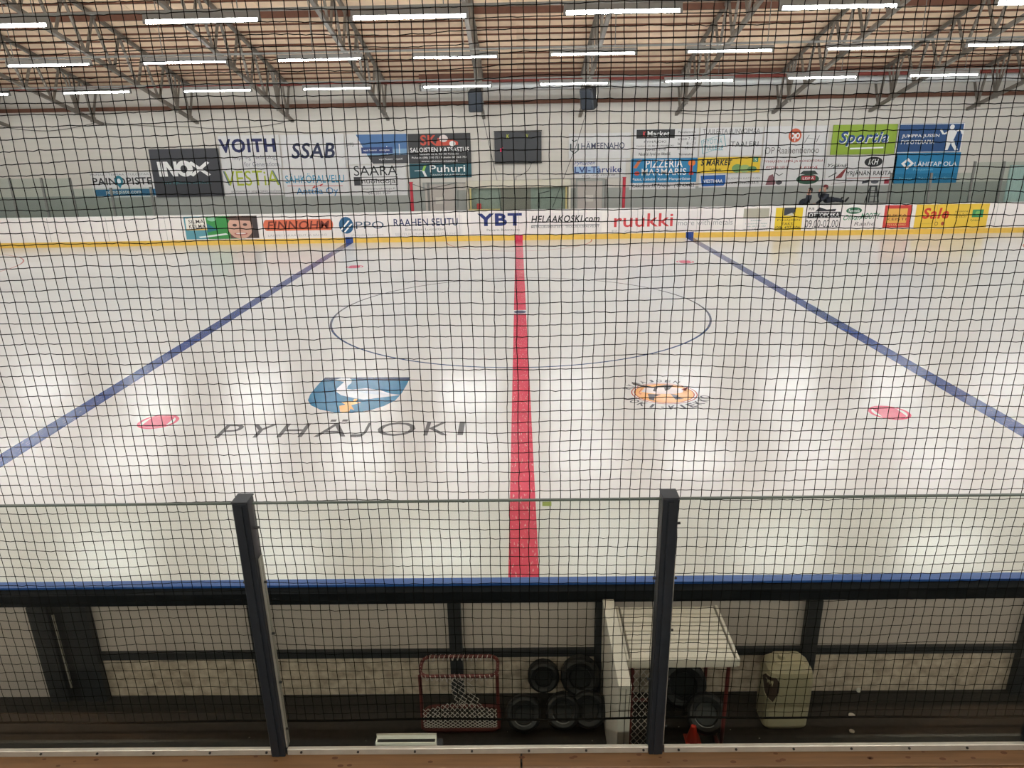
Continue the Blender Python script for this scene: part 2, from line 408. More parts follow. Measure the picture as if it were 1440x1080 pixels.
# ------------------------------------------------------------------ prints and signs
def text_faces(s, bold=0.0, shear=0.0):
    cu = bpy.data.curves.new('t', 'FONT'); cu.body = s; cu.size = 1; cu.offset = bold*.6; cu.space_character = 1.0+bold*2.2; cu.shear = shear; cu.resolution_u = 3
    ob = bpy.data.objects.new('t', cu); C.objects.link(ob); dg = bpy.context.evaluated_depsgraph_get()
    me = bpy.data.meshes.new_from_object(ob.evaluated_get(dg)); V = [(v.co.x, v.co.y) for v in me.vertices]; F = [tuple(p.vertices) for p in me.polygons]
    bpy.data.objects.remove(ob); bpy.data.meshes.remove(me); bpy.data.curves.remove(cu)
    xs_ = [v[0] for v in V]; ys_ = [v[1] for v in V]; x0, x1, y0, y1 = min(xs_), max(xs_), min(ys_), max(ys_)
    return [((a-x0)/(x1-x0), (b-y0)/(y1-y0)) for a, b in V], F
def ellipse(u0, u1, v0, v1, n=20): return [((u0+u1)/2+(u1-u0)/2*math.cos(2*math.pi*k/n), (v0+v1)/2+(v1-v0)/2*math.sin(2*math.pi*k/n)) for k in range(n)]
def prints(parent, items, fmap, lift=.003):
    """items: t text, r rectangle, e ellipse, p polygon, l line; one mesh per colour and kind"""
    acc = {}
    for i, it in enumerate(items):
        k = it[0]; d = lift*(1+.5*i)
        if k == 't':
            _, u0, u1, v0, v1, s, col = it[:7]; bold = it[7] if len(it) > 7 else 0; sh = it[8] if len(it) > 8 else 0
            V, F = text_faces(s, bold, sh); P = [(u0+a*(u1-u0), v0+b*(v1-v0)) for a, b in V]; nm = 'lettering'
        else:
            nm = 'emblem'
            if k == 'r': _, u0, u1, v0, v1, col = it; P = [(u0, v0), (u1, v0), (u1, v1), (u0, v1)]; F = [(0, 1, 2, 3)]
            elif k == 'e': _, u0, u1, v0, v1, col = it; P = ellipse(u0, u1, v0, v1); F = [tuple(range(len(P)))]
            elif k == 'o':          # ring
                _, u0, u1, v0, v1, th_, col = it; A = ellipse(u0, u1, v0, v1, 28); B = ellipse(u0+th_, u1-th_, v0+th_*it_ar(it), v1-th_*it_ar(it), 28)
                P = A+B; n_ = 28; F = [(a, (a+1) % n_, (a+1) % n_+n_, a+n_) for a in range(n_)]
            elif k == 'p': _, P, col = it; F = [tuple(range(len(P)))]
            elif k == 'l':
                _, Q, wd, col = it; P = []; F = []
                for (a, b), (c, d2) in zip(Q[:-1], Q[1:]):
                    dx, dy = c-a, d2-b; L = math.hypot(dx, dy) or 1; nx, ny = -dy/L*wd/2, dx/L*wd/2; n_ = len(P)
                    P += [(a+nx, b+ny), (a-nx, b-ny), (c-nx, d2-ny), (c+nx, d2+ny)]; F.append((n_, n_+1, n_+2, n_+3))
        mb = acc.setdefault((nm, tuple(col)), MB()); mb.add([fmap(a, b, d) for a, b in P], F)
    for (nm, col), mb in acc.items(): mb.build(nm, ink(col), parent)
def it_ar(it): return (it[4]-it[3])/(it[2]-it[1])
def sign(name, label, cat, px, items, bg=(222, 218, 212), Y=16.93, th=.03, group=None, pxspace=True):
    """px: left, right, top, bottom in the photograph on the plane y = Y; items in photograph pixels relative to that box as fractions"""
    xl, xr, yt, yb = px; ym = (yt+yb)/2; xm = (xl+xr)/2
    X0, X1 = on_y(xl, ym, Y).x, on_y(xr, ym, Y).x; Z1, Z0 = on_y(xm, yt, Y).z, on_y(xm, yb, Y).z
    t = thing(name, label, cat, ((X0+X1)/2, Y, (Z0+Z1)/2), group=group); W, H = X1-X0, Z1-Z0
    MB().bbox(-W/2, W/2, 0, th, -H/2, H/2, .004).build('panel', mat('signboard_%02x%02x%02x' % bg, bg, .5, var=.03, scale=3), t)
    prints(t, items, lambda u, v, d: ((u-.5)*W, -d, (v-.5)*H))
    return t
K = (28, 28, 32); Wt = (238, 238, 236); G = (120, 120, 122)
T = lambda *a: ('t',)+a
WB = (214, 213, 212)
sign('advert_board', 'white board with black capitals, teal drop and a blue strip, leftmost on wall', 'sign', (129.5, 219, 242.5, 277.5), [
    T(.0, .92, .88, .96, 'PAINAA · TEIPPAA · TULOSTAA', G), T(.02, .95, .5, .8, 'PAINOPISTE', K, .03),
    ('e', .37, .5, .46, .88, (30, 120, 140)), ('p', [(.39, .55), (.48, .55), (.435, .36)], (30, 120, 140)), ('e', .405, .465, .56, .76, (226, 236, 240)),
    ('r', .03, 1, .06, .33, (44, 110, 150)), T(.2, .75, .1, .3, 'painopiste.com', Wt, .01)], WB, 16.93)
sign('advert_board', 'dark charcoal board with big white block letters at the left', 'sign', (214, 311, 209, 276.5), [
    ('p', [(.1, .43), (.09, .74), (.155, .74), (.165, .43)], Wt), ('l', [(.2, .43), (.2, .74)], .045, Wt), ('p', [(.18, .74), (.24, .74), (.36, .43), (.3, .43)], Wt), ('l', [(.35, .43), (.35, .74)], .045, Wt), ('e', .36, .6, .42, .76, Wt), ('e', .42, .52, .5, .66, (58, 58, 64)),
    ('l', [(.57, .72), (.83, .44)], .055, Wt), ('l', [(.57, .44), (.83, .72)], .055, Wt), 
    T(.14, .84, .25, .33, 'We optimise stainless.', (60, 120, 124), .01)], (56, 57, 63), 16.86)
sign('advert_board', 'white board with dark navy capitals over two grey lines', 'sign', (309, 394, 190, 237), [
    T(.0, .93, .48, .9, 'VOITH', (20, 30, 84), .06), T(.2, .95, .24, .4, 'Inspiring Technology', (110, 110, 125)), T(.38, .96, .06, .2, 'for Generations', (110, 110, 125))], WB)
sign('advert_board', 'white board with thin lime green capitals', 'sign', (314, 397, 238, 275), [
    T(.03, .95, .38, .95, 'VESTiA', (166, 178, 46), .0), ('l', [(.03, .95), (.1, .4)], .025, (96, 120, 120)), ('l', [(.86, .95), (.96, .4)], .025, (96, 120, 120)), T(.12, .97, .1, .22, 'puhtaamman ympäristön puolesta', G)], WB)
sign('advert_board', 'white board with four bold slanted navy letters', 'sign', (396, 485, 189, 237), [
    T(.15, .84, .3, .76, 'SSAB', (24, 34, 70), .035, .2)], WB)
sign('advert_board', 'white board with sky blue capitals over a red lightning line', 'sign', (399, 491, 238, 276), [
    T(.03, .93, .5, .85, 'SÄHKÖPALVELU', (40, 140, 176), .01), ('l', [(.05, .4), (.48, .4), (.43, .3), (.6, .46), (.55, .38), (.9, .38)], .02, (190, 60, 60)),
    T(.18, .82, .0, .33, 'Anttila Oy', (70, 130, 176), .01)], WB)
t = sign('advert_board', 'photo banner of blue sky over dark ground with a slanted left edge', 'sign', (486, 574, 188, 231), [
    ('p', [(.18, .98), (.99, .98), (.99, .3), (.34, .3)], (70, 110, 160)), ('p', [(.3, .5), (.99, .5), (.99, .3), (.34, .3)], (118, 156, 190)),
    ('p', [(.34, .3), (.99, .3), (.99, .02), (.42, .02)], (66, 66, 70)), ('l', [(.66, .3), (.66, .6)], .01, Wt), ('l', [(.86, .3), (.86, .66)], .01, Wt),
    ('r', .25, .75, .36, .56, (32, 56, 112)), T(.28, .7, .42, .5, 'wpd Suomi · energiaa', Wt, .01), T(.52, .9, .12, .2, 'wpd Suomi · wpd.fi', Wt), T(.02, .14, .6, .72, 'WPD', (90, 90, 90))], WB)
sign('advert_board', 'white board with thin black capitals above a boxed lowercase word', 'sign', (493, 572, 232, 275), [
    T(.07, .84, .66, .98, 'SAARA', K, -.004), ('r', .06, .84, .34, .62, K), ('r', .18, .83, .36, .6, WB), ('r', .06, .17, .34, .62, (50, 50, 54)), T(.2, .8, .36, .56, 'nuohooja', K),
    T(.2, .78, .18, .26, 'www.nuohooja.fi', G), T(.3, .7, .04, .12, '044 551 7607', G)], WB)
sign('advert_board', 'black board with orange letters and a red cartoon car', 'sign', (574, 662, 187.5, 229), [
    T(.2, .46, .6, .95, 'SK', (196, 74, 52), .04), ('p', [(.44, .62), (.48, .85), (.7, .8), (.8, .7), (.8, .6), (.44, .58)], (196, 74, 52)), ('e', .5, .64, .7, .95, (222, 210, 205)),
    ('e', .66, .76, .56, .74, Wt), T(.03, .97, .37, .53, 'SALOISTEN KATSASTUS', Wt, .02), T(.16, .8, .26, .33, 'Puustellintie 6, 92140 Pattijoki', Wt), T(.05, .93, .14, .22, 'Puhelin (08) 210 721 Puhelin 08 263 751', Wt, .01), T(.2, .78, .03, .1, 'www.saloistenkatsastus.fi', Wt)], (44, 44, 46))
sign('advert_board', 'dark teal board with white lowercase word and green propeller', 'sign', (576, 663, 229.5, 250), [
    T(.33, .9, .38, .88, 'Puhuri', Wt, .02), T(.33, .9, .12, .26, 'TUULIVOIMAA JA ENERGIAA', Wt), ('l', [(.08, .5), (.22, .52)], .04, Wt), ('l', [(.22, .5), (.26, .9)], .04, (150, 200, 90)), ('l', [(.22, .5), (.26, .1)], .04, Wt)], (20, 80, 92))
sign('advert_board', 'white board with small grey hexagon mark and grey capitals', 'sign', (800, 887, 187, 223), [
    T(.2, .9, .38, .68, 'HÄMEENAHO', (72, 76, 100), .02), ('l', [(.03, .6), (.03, .34), (.09, .22), (.15, .34), (.15, .6)], .022, (70, 84, 84)), ('l', [(.05, .75), (.09, .68), (.13, .75)], .022, (70, 84, 84))], WB)
sign('advert_board', 'narrow white board with blue slab letters on a pale blue band', 'sign', (806, 880, 224, 250), [
    ('r', .02, .5, .25, .62, (150, 180, 215)), T(.02, .42, .66, .92, 'Pyhäjoen', (70, 90, 150), 0, .3), T(.03, .92, .28, .62, 'LVI-Tarvike', (40, 60, 120), .02), T(.18, .8, .06, .18, 'puh. (08) 433 240', G)], WB)
sign('advert_board', 'white board with black name bar and opening hours', 'sign', (891, 982, 181, 222), [
    ('r', .04, .63, .68, .98, (34, 34, 36)), T(.14, .19, .74, .92, 'K', (210, 50, 60), .03), T(.21, .55, .74, .93, 'Market', Wt, .02), T(.16, .5, .5, .62, 'PYHÄJOKI', K),
    T(.04, .62, .38, .46, 'Vanhatie 60, 86100 PYHÄJOKI', K), T(.18, .5, .26, .33, '020 557 0110', K), T(.08, .58, .06, .2, 'Nautiisi hyvä on liikeillä.', K, .01, .3),
    T(.68, .95, .84, .92, 'Palvelemme:', K), T(.68, .96, .6, .7, 'arkisin 7 - 21', K), T(.68, .95, .44, .54, 'la      8 - 21', K), T(.68, .95, .28, .38, 'su    10 - 21', K), T(.7, .93, .08, .16, 'Tervetuloa', K)], WB)
sign('advert_board', 'bright blue board with white capitals and cartoon food', 'sign', (887.5, 980, 222.5, 256.5), [
    T(.22, .78, .62, .94, 'PIZZERIA', Wt, .02), T(.16, .84, .3, .58, 'MARMARIS', Wt, .02), T(.02, .92, .06, .2, 'Pizzat, Kebabit, Kanat, Hampurilaiset', Wt, .01),
    ('p', [(.03, .62), (.1, .92), (.16, .96), (.08, .6)], (200, 110, 60)), ('e', .05, .13, .3, .48, (196, 70, 60)), ('e', .86, .97, .66, .92, (226, 120, 40)), ('l', [(.91, .3), (.91, .7)], .04, (200, 60, 50)), ('r', .88, .95, .3, .42, (200, 60, 50))], (22, 122, 170))
sign('advert_board', 'narrow white strip with small black italic address under bright blue board', 'sign', (885, 978, 257, 266), [
    T(.03, .62, .15, .85, 'Kokkolantie 53, Pyhäjoki', K, .01, .2), T(.68, .98, .15, .85, '( 08 434422', K, .02, .1)], WB)
sign('advert_board', 'white board with green outlined tilted box and thin grey capitals', 'sign', (984, 1072, 179, 219), [
    T(.04, .95, .78, .95, 'TUULESTA ELINVOIMAA', (90, 90, 92)), T(.5, .94, .32, .5, 'TAALERI', (70, 70, 72)),
    ('l', [(.03, .55), (.38, .75), (.42, .35), (.06, .08), (.03, .55)], .012, (90, 160, 170)), T(.06, .36, .44, .64, 'HYÖTYÄ', (90, 160, 170)), T(.08, .38, .2, .38, 'TUULELLE', (90, 160, 170))], WB)
sign('advert_board', 'yellow board with black slanted word and green leaf photo', 'sign', (981, 1069, 221, 243), [
    T(.05, .55, .48, .86, 'S MARKET', (34, 40, 30), .05, .2), T(.2, .38, .12, .3, 'Pyhäjoki', (40, 44, 30), .02), ('e', .55, .72, .0, .55, (110, 150, 90)), ('e', .66, .85, -.0, .5, (150, 176, 110)),
    ('e', .8, .95, .05, .4, (90, 130, 80)), ('r', .88, .96, .66, .96, (40, 130, 90)), T(.9, .94, .72, .9, 'S', Wt)], (224, 190, 40))
sign('advert_board', 'white strip with a small blue plate beside a web address', 'sign', (983, 1070, 245, 263), [
    ('p', [(.02, .92), (.42, .96), (.43, .3), (.4, .12), (.05, .08)], (28, 92, 168)), T(.07, .38, .36, .62, 'VIESTIMAA', Wt, .03), T(.46, .98, .6, .74, 'SUOMEN KATTAVIN', G), T(.46, .96, .24, .46, 'www.viestimaa.fi', K)], WB)
sign('advert_board', 'white board with round orange emblem above thin grey words', 'sign', (1074, 1164, 177, 220), [
    ('e', .38, .58, .46, .92, (200, 92, 60)), ('o', .41, .475, .58, .78, .016, Wt), ('o', .49, .555, .58, .78, .016, Wt), ('l', [(.483, .5), (.483, .74)], .014, Wt),
    ('l', [(.64, .45), (.7, .7)], .012, G), ('l', [(.66, .6), (.84, .56)], .012, G), ('l', [(.82, .45), (.86, .68)], .012, G), T(.03, .88, .1, .32, 'OP Raahentienoo', (110, 106, 104), -.004)], WB)
sign('advert_board', 'white board with red capitals and two small bakery emblems', 'sign', (1071, 1160, 221, 261), [
    T(.02, .96, .8, .92, 'PYHÄJOEN LEIPÄ JA KONDITORIA', (150, 50, 60), .02), T(.06, .42, .6, .7, 'PITOPALVELU', (160, 60, 66), .01, .2), T(.6, .88, .58, .7, 'LEIPÄ', (160, 60, 66), .01, .2),
    ('p', [(.08, .04), (.12, .36), (.18, .42), (.24, .1), (.22, .04)], (130, 84, 90)), ('l', [(.22, .46), (.28, .36), (.34, .44)], .02, (90, 90, 90)), ('e', .24, .34, .04, .2, (70, 66, 70)),
    ('e', .56, .92, .04, .4, (40, 80, 60)), ('r', .64, .86, .18, .34, (170, 50, 60)), T(.66, .84, .21, .31, 'LEIPÄ', (226, 220, 216), .02), ('p', [(.6, .4), (.66, .52), (.84, .52), (.9, .38)], (50, 60, 56))], WB)
sign('advert_board', 'lime green board with big slanted blue word', 'sign', (1170, 1260, 175, 217), [
    T(.12, .89, .26, .76, 'Sportia', Wt, .07, .25), T(.11, .88, .28, .78, 'Sportia', (24, 70, 130), .045, .25), ('l', [(.3, .2), (.82, .22)], .05, Wt)], (140, 168, 44))
sign('advert_board', 'white board with black oval badge and black capitals', 'sign', (1161, 1259, 219, 261), [
    ('e', .54, .8, .62, .96, (24, 24, 26)), T(.6, .74, .7, .88, 'IKH', Wt, .03, .2), T(.3, .95, .3, .52, 'YRJÄNÄN RAUTA', K, .02), ('r', .3, .95, .25, .27, (150, 60, 60)),
    T(.02, .3, .6, .75, 'Yrjänä', K, .02, .4), ('p', [(.14, .25), (.26, .55), (.3, .6), (.24, .28)], (130, 50, 50)), ('l', [(.05, .3), (.16, .45)], .02, K),
    ('l', [(.1, .06), (.46, .18)], .012, (130, 110, 110)), ('p', [(.54, .06), (.55, .16), (.64, .2), (.63, .1)], (56, 56, 66)), ('e', .67, .78, .06, .18, (90, 90, 98)), ('r', .86, .93, .05, .2, (150, 40, 60))], WB)
sign('advert_board', 'dark blue board with white running figure and thin white border', 'sign', (1261.5, 1353.5, 173.5, 214.5), [
    ('r', .0, 1, .97, .99, Wt), ('r', .0, 1, .01, .03, Wt), ('r', .0, .012, .01, .99, Wt), ('r', .988, 1, .01, .99, Wt),
    T(.07, .64, .5, .64, 'JUMPPA-JUSSIN', Wt, .015), T(.07, .58, .3, .44, 'FYSIOTERAPIA', Wt, .015),
    ('e', .78, .85, .78, .95, Wt), ('p', [(.74, .68), (.78, .76), (.86, .76), (.9, .68), (.86, .38), (.76, .38)], Wt), ('p', [(.76, .4), (.84, .4), (.82, .24), (.8, .08), (.76, .08), (.76, .25)], Wt),
    ('p', [(.82, .4), (.88, .4), (.9, .26), (.96, .08), (.91, .06), (.85, .24)], Wt), ('l', [(.76, .7), (.7, .62), (.64, .8)], .035, Wt), ('l', [(.88, .72), (.96, .76), (.99, .62)], .035, Wt)], (24, 72, 124))
sign('advert_board', 'bright blue board with white diamond mark under dark blue board', 'sign', (1257, 1348, 215, 257.5), [
    ('p', [(.1, .66), (.2, .84), (.3, .66), (.2, .46)], Wt), ('p', [(.15, .66), (.2, .74), (.25, .66), (.2, .56)], (22, 130, 180)), T(.31, .96, .56, .74, 'LÄHITAPIOLA', Wt, .02),
    T(.3, .6, .4, .5, 'Pohjoinen', (120, 190, 220)), T(.1, .3, .12, .2, 'Terveys', (150, 205, 230)), T(.4, .55, .12, .2, 'Talous', (150, 205, 230)), T(.64, .94, .12, .2, 'Turvallisuus', (150, 205, 230))], (22, 124, 172))

# scoreboard
sb = sign('scoreboard', 'black scoreboard with yellow-green letters on far wall', 'scoreboard', (695.5, 761.5, 185.5, 228), [
    T(.26, .32, .8, .93, 'K', (170, 180, 40), .03), T(.67, .72, .8, .93, 'V', (170, 180, 40), .03)], (50, 52, 56), 16.8, .12)
for u, v in ((.12, .42), (.15, .46), (.12, .36)):
    xl, xr = on_y(695.5, 207, 16.8).x, on_y(761.5, 207, 16.8).x; W = xr-xl
    MB().box((u-.5)*W, (u-.5)*W+.05, -.012, -.002, (v-.5)*1.28, (v-.5)*1.28+.05).build('red_digit', emit('led', (1, .05, .15), 1.2), sb)
f = MB(); W = 1.02; 
sbw = xr-xl
for a in ((-sbw/2-.02, sbw/2+.02, -.02, .12, .66, .7), (-sbw/2-.02, sbw/2+.02, -.02, .12, -.7, -.66)): f.box(*a)
f.build('frame', M_black, sb)

# ------------------------------------------------------------------ booth window, doors, poles on the far wall
Yw = 16.9
def wrect(xl, xr, yt, yb, Y=Yw):
    ym = (yt+yb)/2; xm = (xl+xr)/2
    return on_y(xl, ym, Y).x, on_y(xr, ym, Y).x, on_y(xm, yb, Y).z, on_y(xm, yt, Y).z
x0, x1, z0, z1 = wrect(656, 802, 253, 302)
bt = thing('booth_window', 'wide booth window with cream frame under the scoreboard', 'window', ((x0+x1)/2, 16.7, z0)); W = x1-x0; H = z1-z0
MB().box(-W/2, W/2, -.06, .24, H-.32, H).build('lintel', mat('cream_frame', (214, 208, 190), .6, var=.03), bt)
for s in (-1, 1):
    MB().box(s*W/2-.1*(s > 0), s*W/2+.1*(s < 0), -.04, .24, 0, H-.32).build('jamb', mat('cream_frame', (0, 0, 0)), bt)
    MB().box(s*(W/2-.2)-.035, s*(W/2-.2)+.035, -.03, .24, 0, H-.32).build('mullion', mat('yellow_frame', (200, 186, 130), .6), bt)
MB().box(-W/2+.1, W/2-.1, .2, .23, 0, H-.32).build('backing', mat('booth_inside', (176, 178, 168), .7, var=.1), bt)
MB().box(-W*.17, W*.12, .14, .19, 0, H-.34).build('shutter', mat('booth_shutter', (160, 148, 138), .7, var=.1, stretch=(1, 1, 20)), bt)
MB().box(-W/2+.17, W/2-.17, .0, .01, 0, H-.32).build('pane', M_fglass, bt)
MB().box(-W/2+.1, -W*.18, -.1, .12, .1, .3).build('sill', mat('yellow_frame', (0, 0, 0)), bt)
MB().box(W*.02, W/2-.2, -.1, .12, .1, .22).build('counter', M_dark, bt)
m = MB(); m.tube([(W*.2, .1, .3), (W*.2, .1, .95), (W*.3, .1, 1.05)], .02, 6); m.build('microphone_arm', M_dark, bt)
tag(MB().bbox(-W*.4, -W*.4+.2, -.08, .1, .3, .55, .02).build('red_box', mat('red_box', (170, 60, 56), .5), bt), 'small red box')
for nm, xl, xr, yt, lb in (('door_1', 598, 641, 259, 0), ('door_2', 812, 847, 254, 0)):
    x0, x1, z0, z1 = wrect(xl, xr, yt, yt+45)
    d = MB(); d.box(x0-.08, x0, 16.86, 16.95, -.05, z1+.08); d.box(x1, x1+.08, 16.86, 16.95, -.05, z1+.08); d.box(x0, x1, 16.86, 16.95, z1, z1+.08)
    d = tag(d.build(nm, M_shade_frame), kind='structure')
    MB().box(x0+.01, x1-.01, 16.88, 16.94, -.04, z1-.01).build('door_leaf', mat('door_leaf', (184, 176, 168), .6, var=.02), d)
    MB().box((x0+x1)/2-.22, (x0+x1)/2+.15, 16.85, 16.88, 1.2, 1.5).build('handle_plate', M_wht, d)
def pole(name, label, a, b, Y, w_, m):
    p = on_y(a[0], a[1], Y); q = on_y(b[0], b[1], Y)
    mb = MB(); mb.tube([(p.x, Y, -.05), (p.x, Y, p.z)], w_/2, 10); mb.tube([(p.x, Y, p.z), (p.x, Y, p.z+.03)], w_/2+.015, 10); return tag(mb.build(name, m), label, 'pole')
M_redpole = mat('red_pole', (176, 44, 60), .45, var=.06)
pole('bench_pole', 'red pole left of the booth window behind far boards', (578, 257), (580, 299), 13.6, .13, M_redpole)
pole('bench_pole', 'red pole right of the booth window behind far boards', (878, 250), (876, 293), 13.6, .13, M_redpole)
pole('bench_pole', 'grey pole beside the red pole left of booth', (602, 258), (604, 299), 13.7, .1, M_grey)
pole('bench_pole', 'grey pole beside the red pole right of booth', (852, 253), (851, 294), 13.7, .1, M_grey)

# ------------------------------------------------------------------ boards round the rink
BH = 1.2
def board_strip(name, z0, z1, t0, t1, m, parent=None, sel=None):
    A = outline(t0); B = outline(t1); n_ = len(A); mb = MB()
    for i in range(n_):
        j = (i+1) % n_
        if sel and not sel(A[i], A[j]): continue
        a, b, c, d = A[i], A[j], B[j], B[i]
        vs = [(*a, z0), (*b, z0), (*c, z0), (*d, z0), (*a, z1), (*b, z1), (*c, z1), (*d, z1)]
        mb.add(vs, [(0, 3, 2, 1), (4, 5, 6, 7), (0, 1, 5, 4), (1, 2, 6, 5), (2, 3, 7, 6), (3, 0, 4, 7)])
    return mb.build(name, m, parent)
far = lambda a, b: a[1]+b[1] > -6
near = lambda a, b: a[1]+b[1] <= -6
rb = thing('rink_boards', 'white rink boards with yellow kick strip on the far side', 'rink boards', (0, 0, 0))
board_strip('board_core', .0, BH, .012, .09, M_board, rb, far); board_strip('kick_strip', .0, .21, 0, .012, M_yellow, rb, far)
board_strip('top_rail', BH, BH+.03, -.01, .11, mat('cap_white', (238, 236, 234), .4, var=.02), rb, far)
m = MB(); m.box(-.16, .16, HY-.006, HY, 0, .22); m.build('red_mark', P_red, rb)
for s in (-1, 1): MB().box(s*7.06-.16, s*7.06+.16, HY-.006, HY, 0, .24).build('blue_mark', P_blue, rb)
m = MB()
for k in range(-10, 11):
    if abs(k*2.44) < 21: m.box(k*2.44-.004, k*2.44+.004, HY+.004, HY+.0125, .21, BH)
m.build('board_joint', M_grey, rb)
YB = HY+.008
def advert(label, px, items, bg=None, group='printed adverts on the far rink boards'):
    xl, xr, yt, yb = px; ym = (yt+yb)/2; xm = (xl+xr)/2
    X0, X1 = on_y(xl, ym, YB).x, on_y(xr, ym, YB).x; Z1, Z0 = on_y(xm, yt, YB).z, on_y(xm, yb, YB).z
    Z0 = max(Z0, .225); Z1 = min(Z1, BH-.01)
    t = thing('board_advert', label, 'advert', ((X0+X1)/2, YB, (Z0+Z1)/2), group=group); W, H = X1-X0, Z1-Z0
    MB().box(-W/2, W/2, -.002, .003, -H/2, H/2).build('sheet', mat('sheet_%02x%02x%02x' % (bg or (228, 222, 220)), bg or (228, 222, 220), .4, var=.03, scale=2), t)
    prints(t, items, lambda u, v, d: ((u-.5)*W, -.002-d, (v-.5)*H), .002)
advert('advert of a child face on green with a small white title box', (260, 364, 304, 336), [
    ('r', 0, .3, .0, 1, (90, 150, 164)), ('p', [(.28, 1), (.8, 1), (.8, 0), (.3, 0)], (56, 138, 70)), ('p', [(.3, .7), (.45, .4), (.3, .3)], (36, 110, 124)), ('r', .02, .3, .42, .95, (236, 232, 222)), ('r', .02, .3, .4, .46, (214, 170, 90)),
    T(.06, .27, .7, .9, 'SILMÄ', (70, 60, 60), .02), T(.06, .28, .48, .66, 'KULMA', (70, 60, 60), .02), ('l', [(.18, .08), (.56, .22)], .07, (214, 226, 224)), ('e', .32, .44, .78, .98, (140, 190, 160)),
    ('p', [(.62, 1), (.99, 1), (.99, .02), (.6, .02)], (90, 70, 64)), ('e', .58, .92, -.0, 1.0, (204, 160, 142)), ('p', [(.56, .98), (.95, .98), (.9, .78), (.6, .84)], (84, 62, 54)),
    ('e', .65, .71, .54, .66, (70, 52, 50)), ('e', .79, .85, .56, .68, (70, 52, 50)), ('p', [(.72, .34), (.78, .34), (.76, .6)], (188, 140, 122)), ('e', .66, .84, .16, .28, (160, 84, 84)), ('e', .68, .82, .2, .27, (220, 210, 205)), ('r', .92, .99, .02, .98, (60, 52, 54))])
advert('orange rounded advert with dark italic capitals', (371, 469, 308, 334), [
    ('r', .04, .96, .38, .98, (212, 108, 76)), ('e', 0, .1, .38, .98, (212, 108, 76)), ('e', .9, 1, .38, .98, (212, 108, 76)), T(.05, .95, .45, .9, 'FINNOHM', (110, 44, 34), .03, .2), T(.05, .9, .04, .2, 'LÄMMITYSKAAPELIT JA SÄHKÖ', (170, 168, 168))])
advert('advert with blue globe mark and outlined grey letters', (470, 546, 304, 334), [
    ('e', .09, .36, .18, .98, (34, 90, 130)), ('l', [(.12, .35), (.28, .8)], .035, Wt), ('l', [(.18, .25), (.33, .65)], .035, Wt), T(.4, .92, .4, .75, 'PPO', (60, 82, 104), -.005), T(.3, .9, .04, .16, 'yhteydet kuntoon', (176, 174, 172))])
advert('advert with navy serif capitals over small grey caption', (550, 650, 303, 333), [
    T(.04, .94, .5, .86, 'RAAHEN SEUTU', (36, 46, 92), .015), T(.2, .78, .28, .4, 'Ennustaa. Luotettava.', G), T(.05, .95, .04, .2, 'SEUTUKUNNAN YKKÖSLEHTI', (190, 188, 188))])
advert('advert with three bold navy capitals above a dotted caption', (662, 742, 298, 333), [
    T(.12, .9, .4, .94, 'YBT', (32, 46, 110), .06), T(.28, .86, .18, .28, 'Parvarin Betonituote', G, .01)])
advert('advert with black italic web address', (744, 846, 299, 330), [
    T(.03, .97, .55, .88, 'HELAAKOSKI.com', K, .03, .2), ('r', .03, .97, .4, .44, (130, 130, 134)), T(.03, .97, .3, .4, 'METALLIRAKENTEET · TEOLLISUUSPALVELUT', (110, 110, 114), .01)])
advert('advert with five tall red letters', (856, 950, 297, 328), [
    T(.08, .96, .28, .9, 'ruukki', (204, 66, 70), .02), T(.05, .95, .04, .16, 'R A A H E', (196, 192, 192))])
advert('advert with faint grey thin lowercase slogan', (951, 1032, 296, 325), [
    T(.03, .98, .3, .55, 'more with metals', (150, 150, 152), -.004)])
advert('small beige topped advert with faint teal lines', (1045, 1081, 293, 325), [
    ('r', 0, 1, .6, 1, (170, 166, 150)), T(.3, .7, .44, .5, 'SUOMEN', (90, 140, 140)), T(.1, .95, .3, .36, 'Laatupalvelut Raahe', (90, 140, 140)), T(.15, .9, .18, .24, 'puh. 08 223 350', (90, 140, 140)), T(.05, .95, .03, .12, 'PYHÄJOKI', (140, 140, 140))])
advert('yellow advert with black corner shape and taxi phone number', (1090, 1128, 292, 325), [
    ('p', [(.3, 1), (.75, 1), (.65, .7), (.3, .66)], (50, 56, 66)), ('p', [(.35, .66), (.6, .78), (.7, .64)], (190, 190, 180)), T(.08, .92, .4, .52, 'PYHÄJOEN', (110, 90, 30), .01), T(.25, .7, .24, .36, 'TAKSI', (100, 84, 30), .02), T(.02, .95, .04, .2, '(08) 437 106', (90, 80, 40), .02)], (220, 190, 44))
advert('advert with white capitals on a black band above opening hours', (1132, 1185, 290, 323), [
    ('r', .06, .93, .5, .76, (46, 44, 50)), T(.1, .9, .54, .72, 'OTTOPOIKA', Wt, .02), ('p', [(.25, .78), (.35, .96), (.55, .86), (.8, .88), (.78, .78)], (40, 40, 46)), T(.08, .22, .84, .95, 'PUB', K, .02), T(.02, .9, .1, .42, '09.00-02.00', (76, 74, 78), .0)])
advert('advert with green oval and handwritten green words', (1186, 1240, 290, 321), [
    ('e', .05, .46, .66, .96, (40, 100, 70)), T(.12, .4, .74, .88, 'Ravintola', Wt, .01), T(.0, .45, .38, .62, 'Olivan', (46, 130, 90), .01, .4), T(.45, .95, .42, .7, "MOOT'Y", (46, 120, 84), .03, .3), T(.3, .84, .12, .3, 'Raahe', (110, 100, 104), 0, .2)])
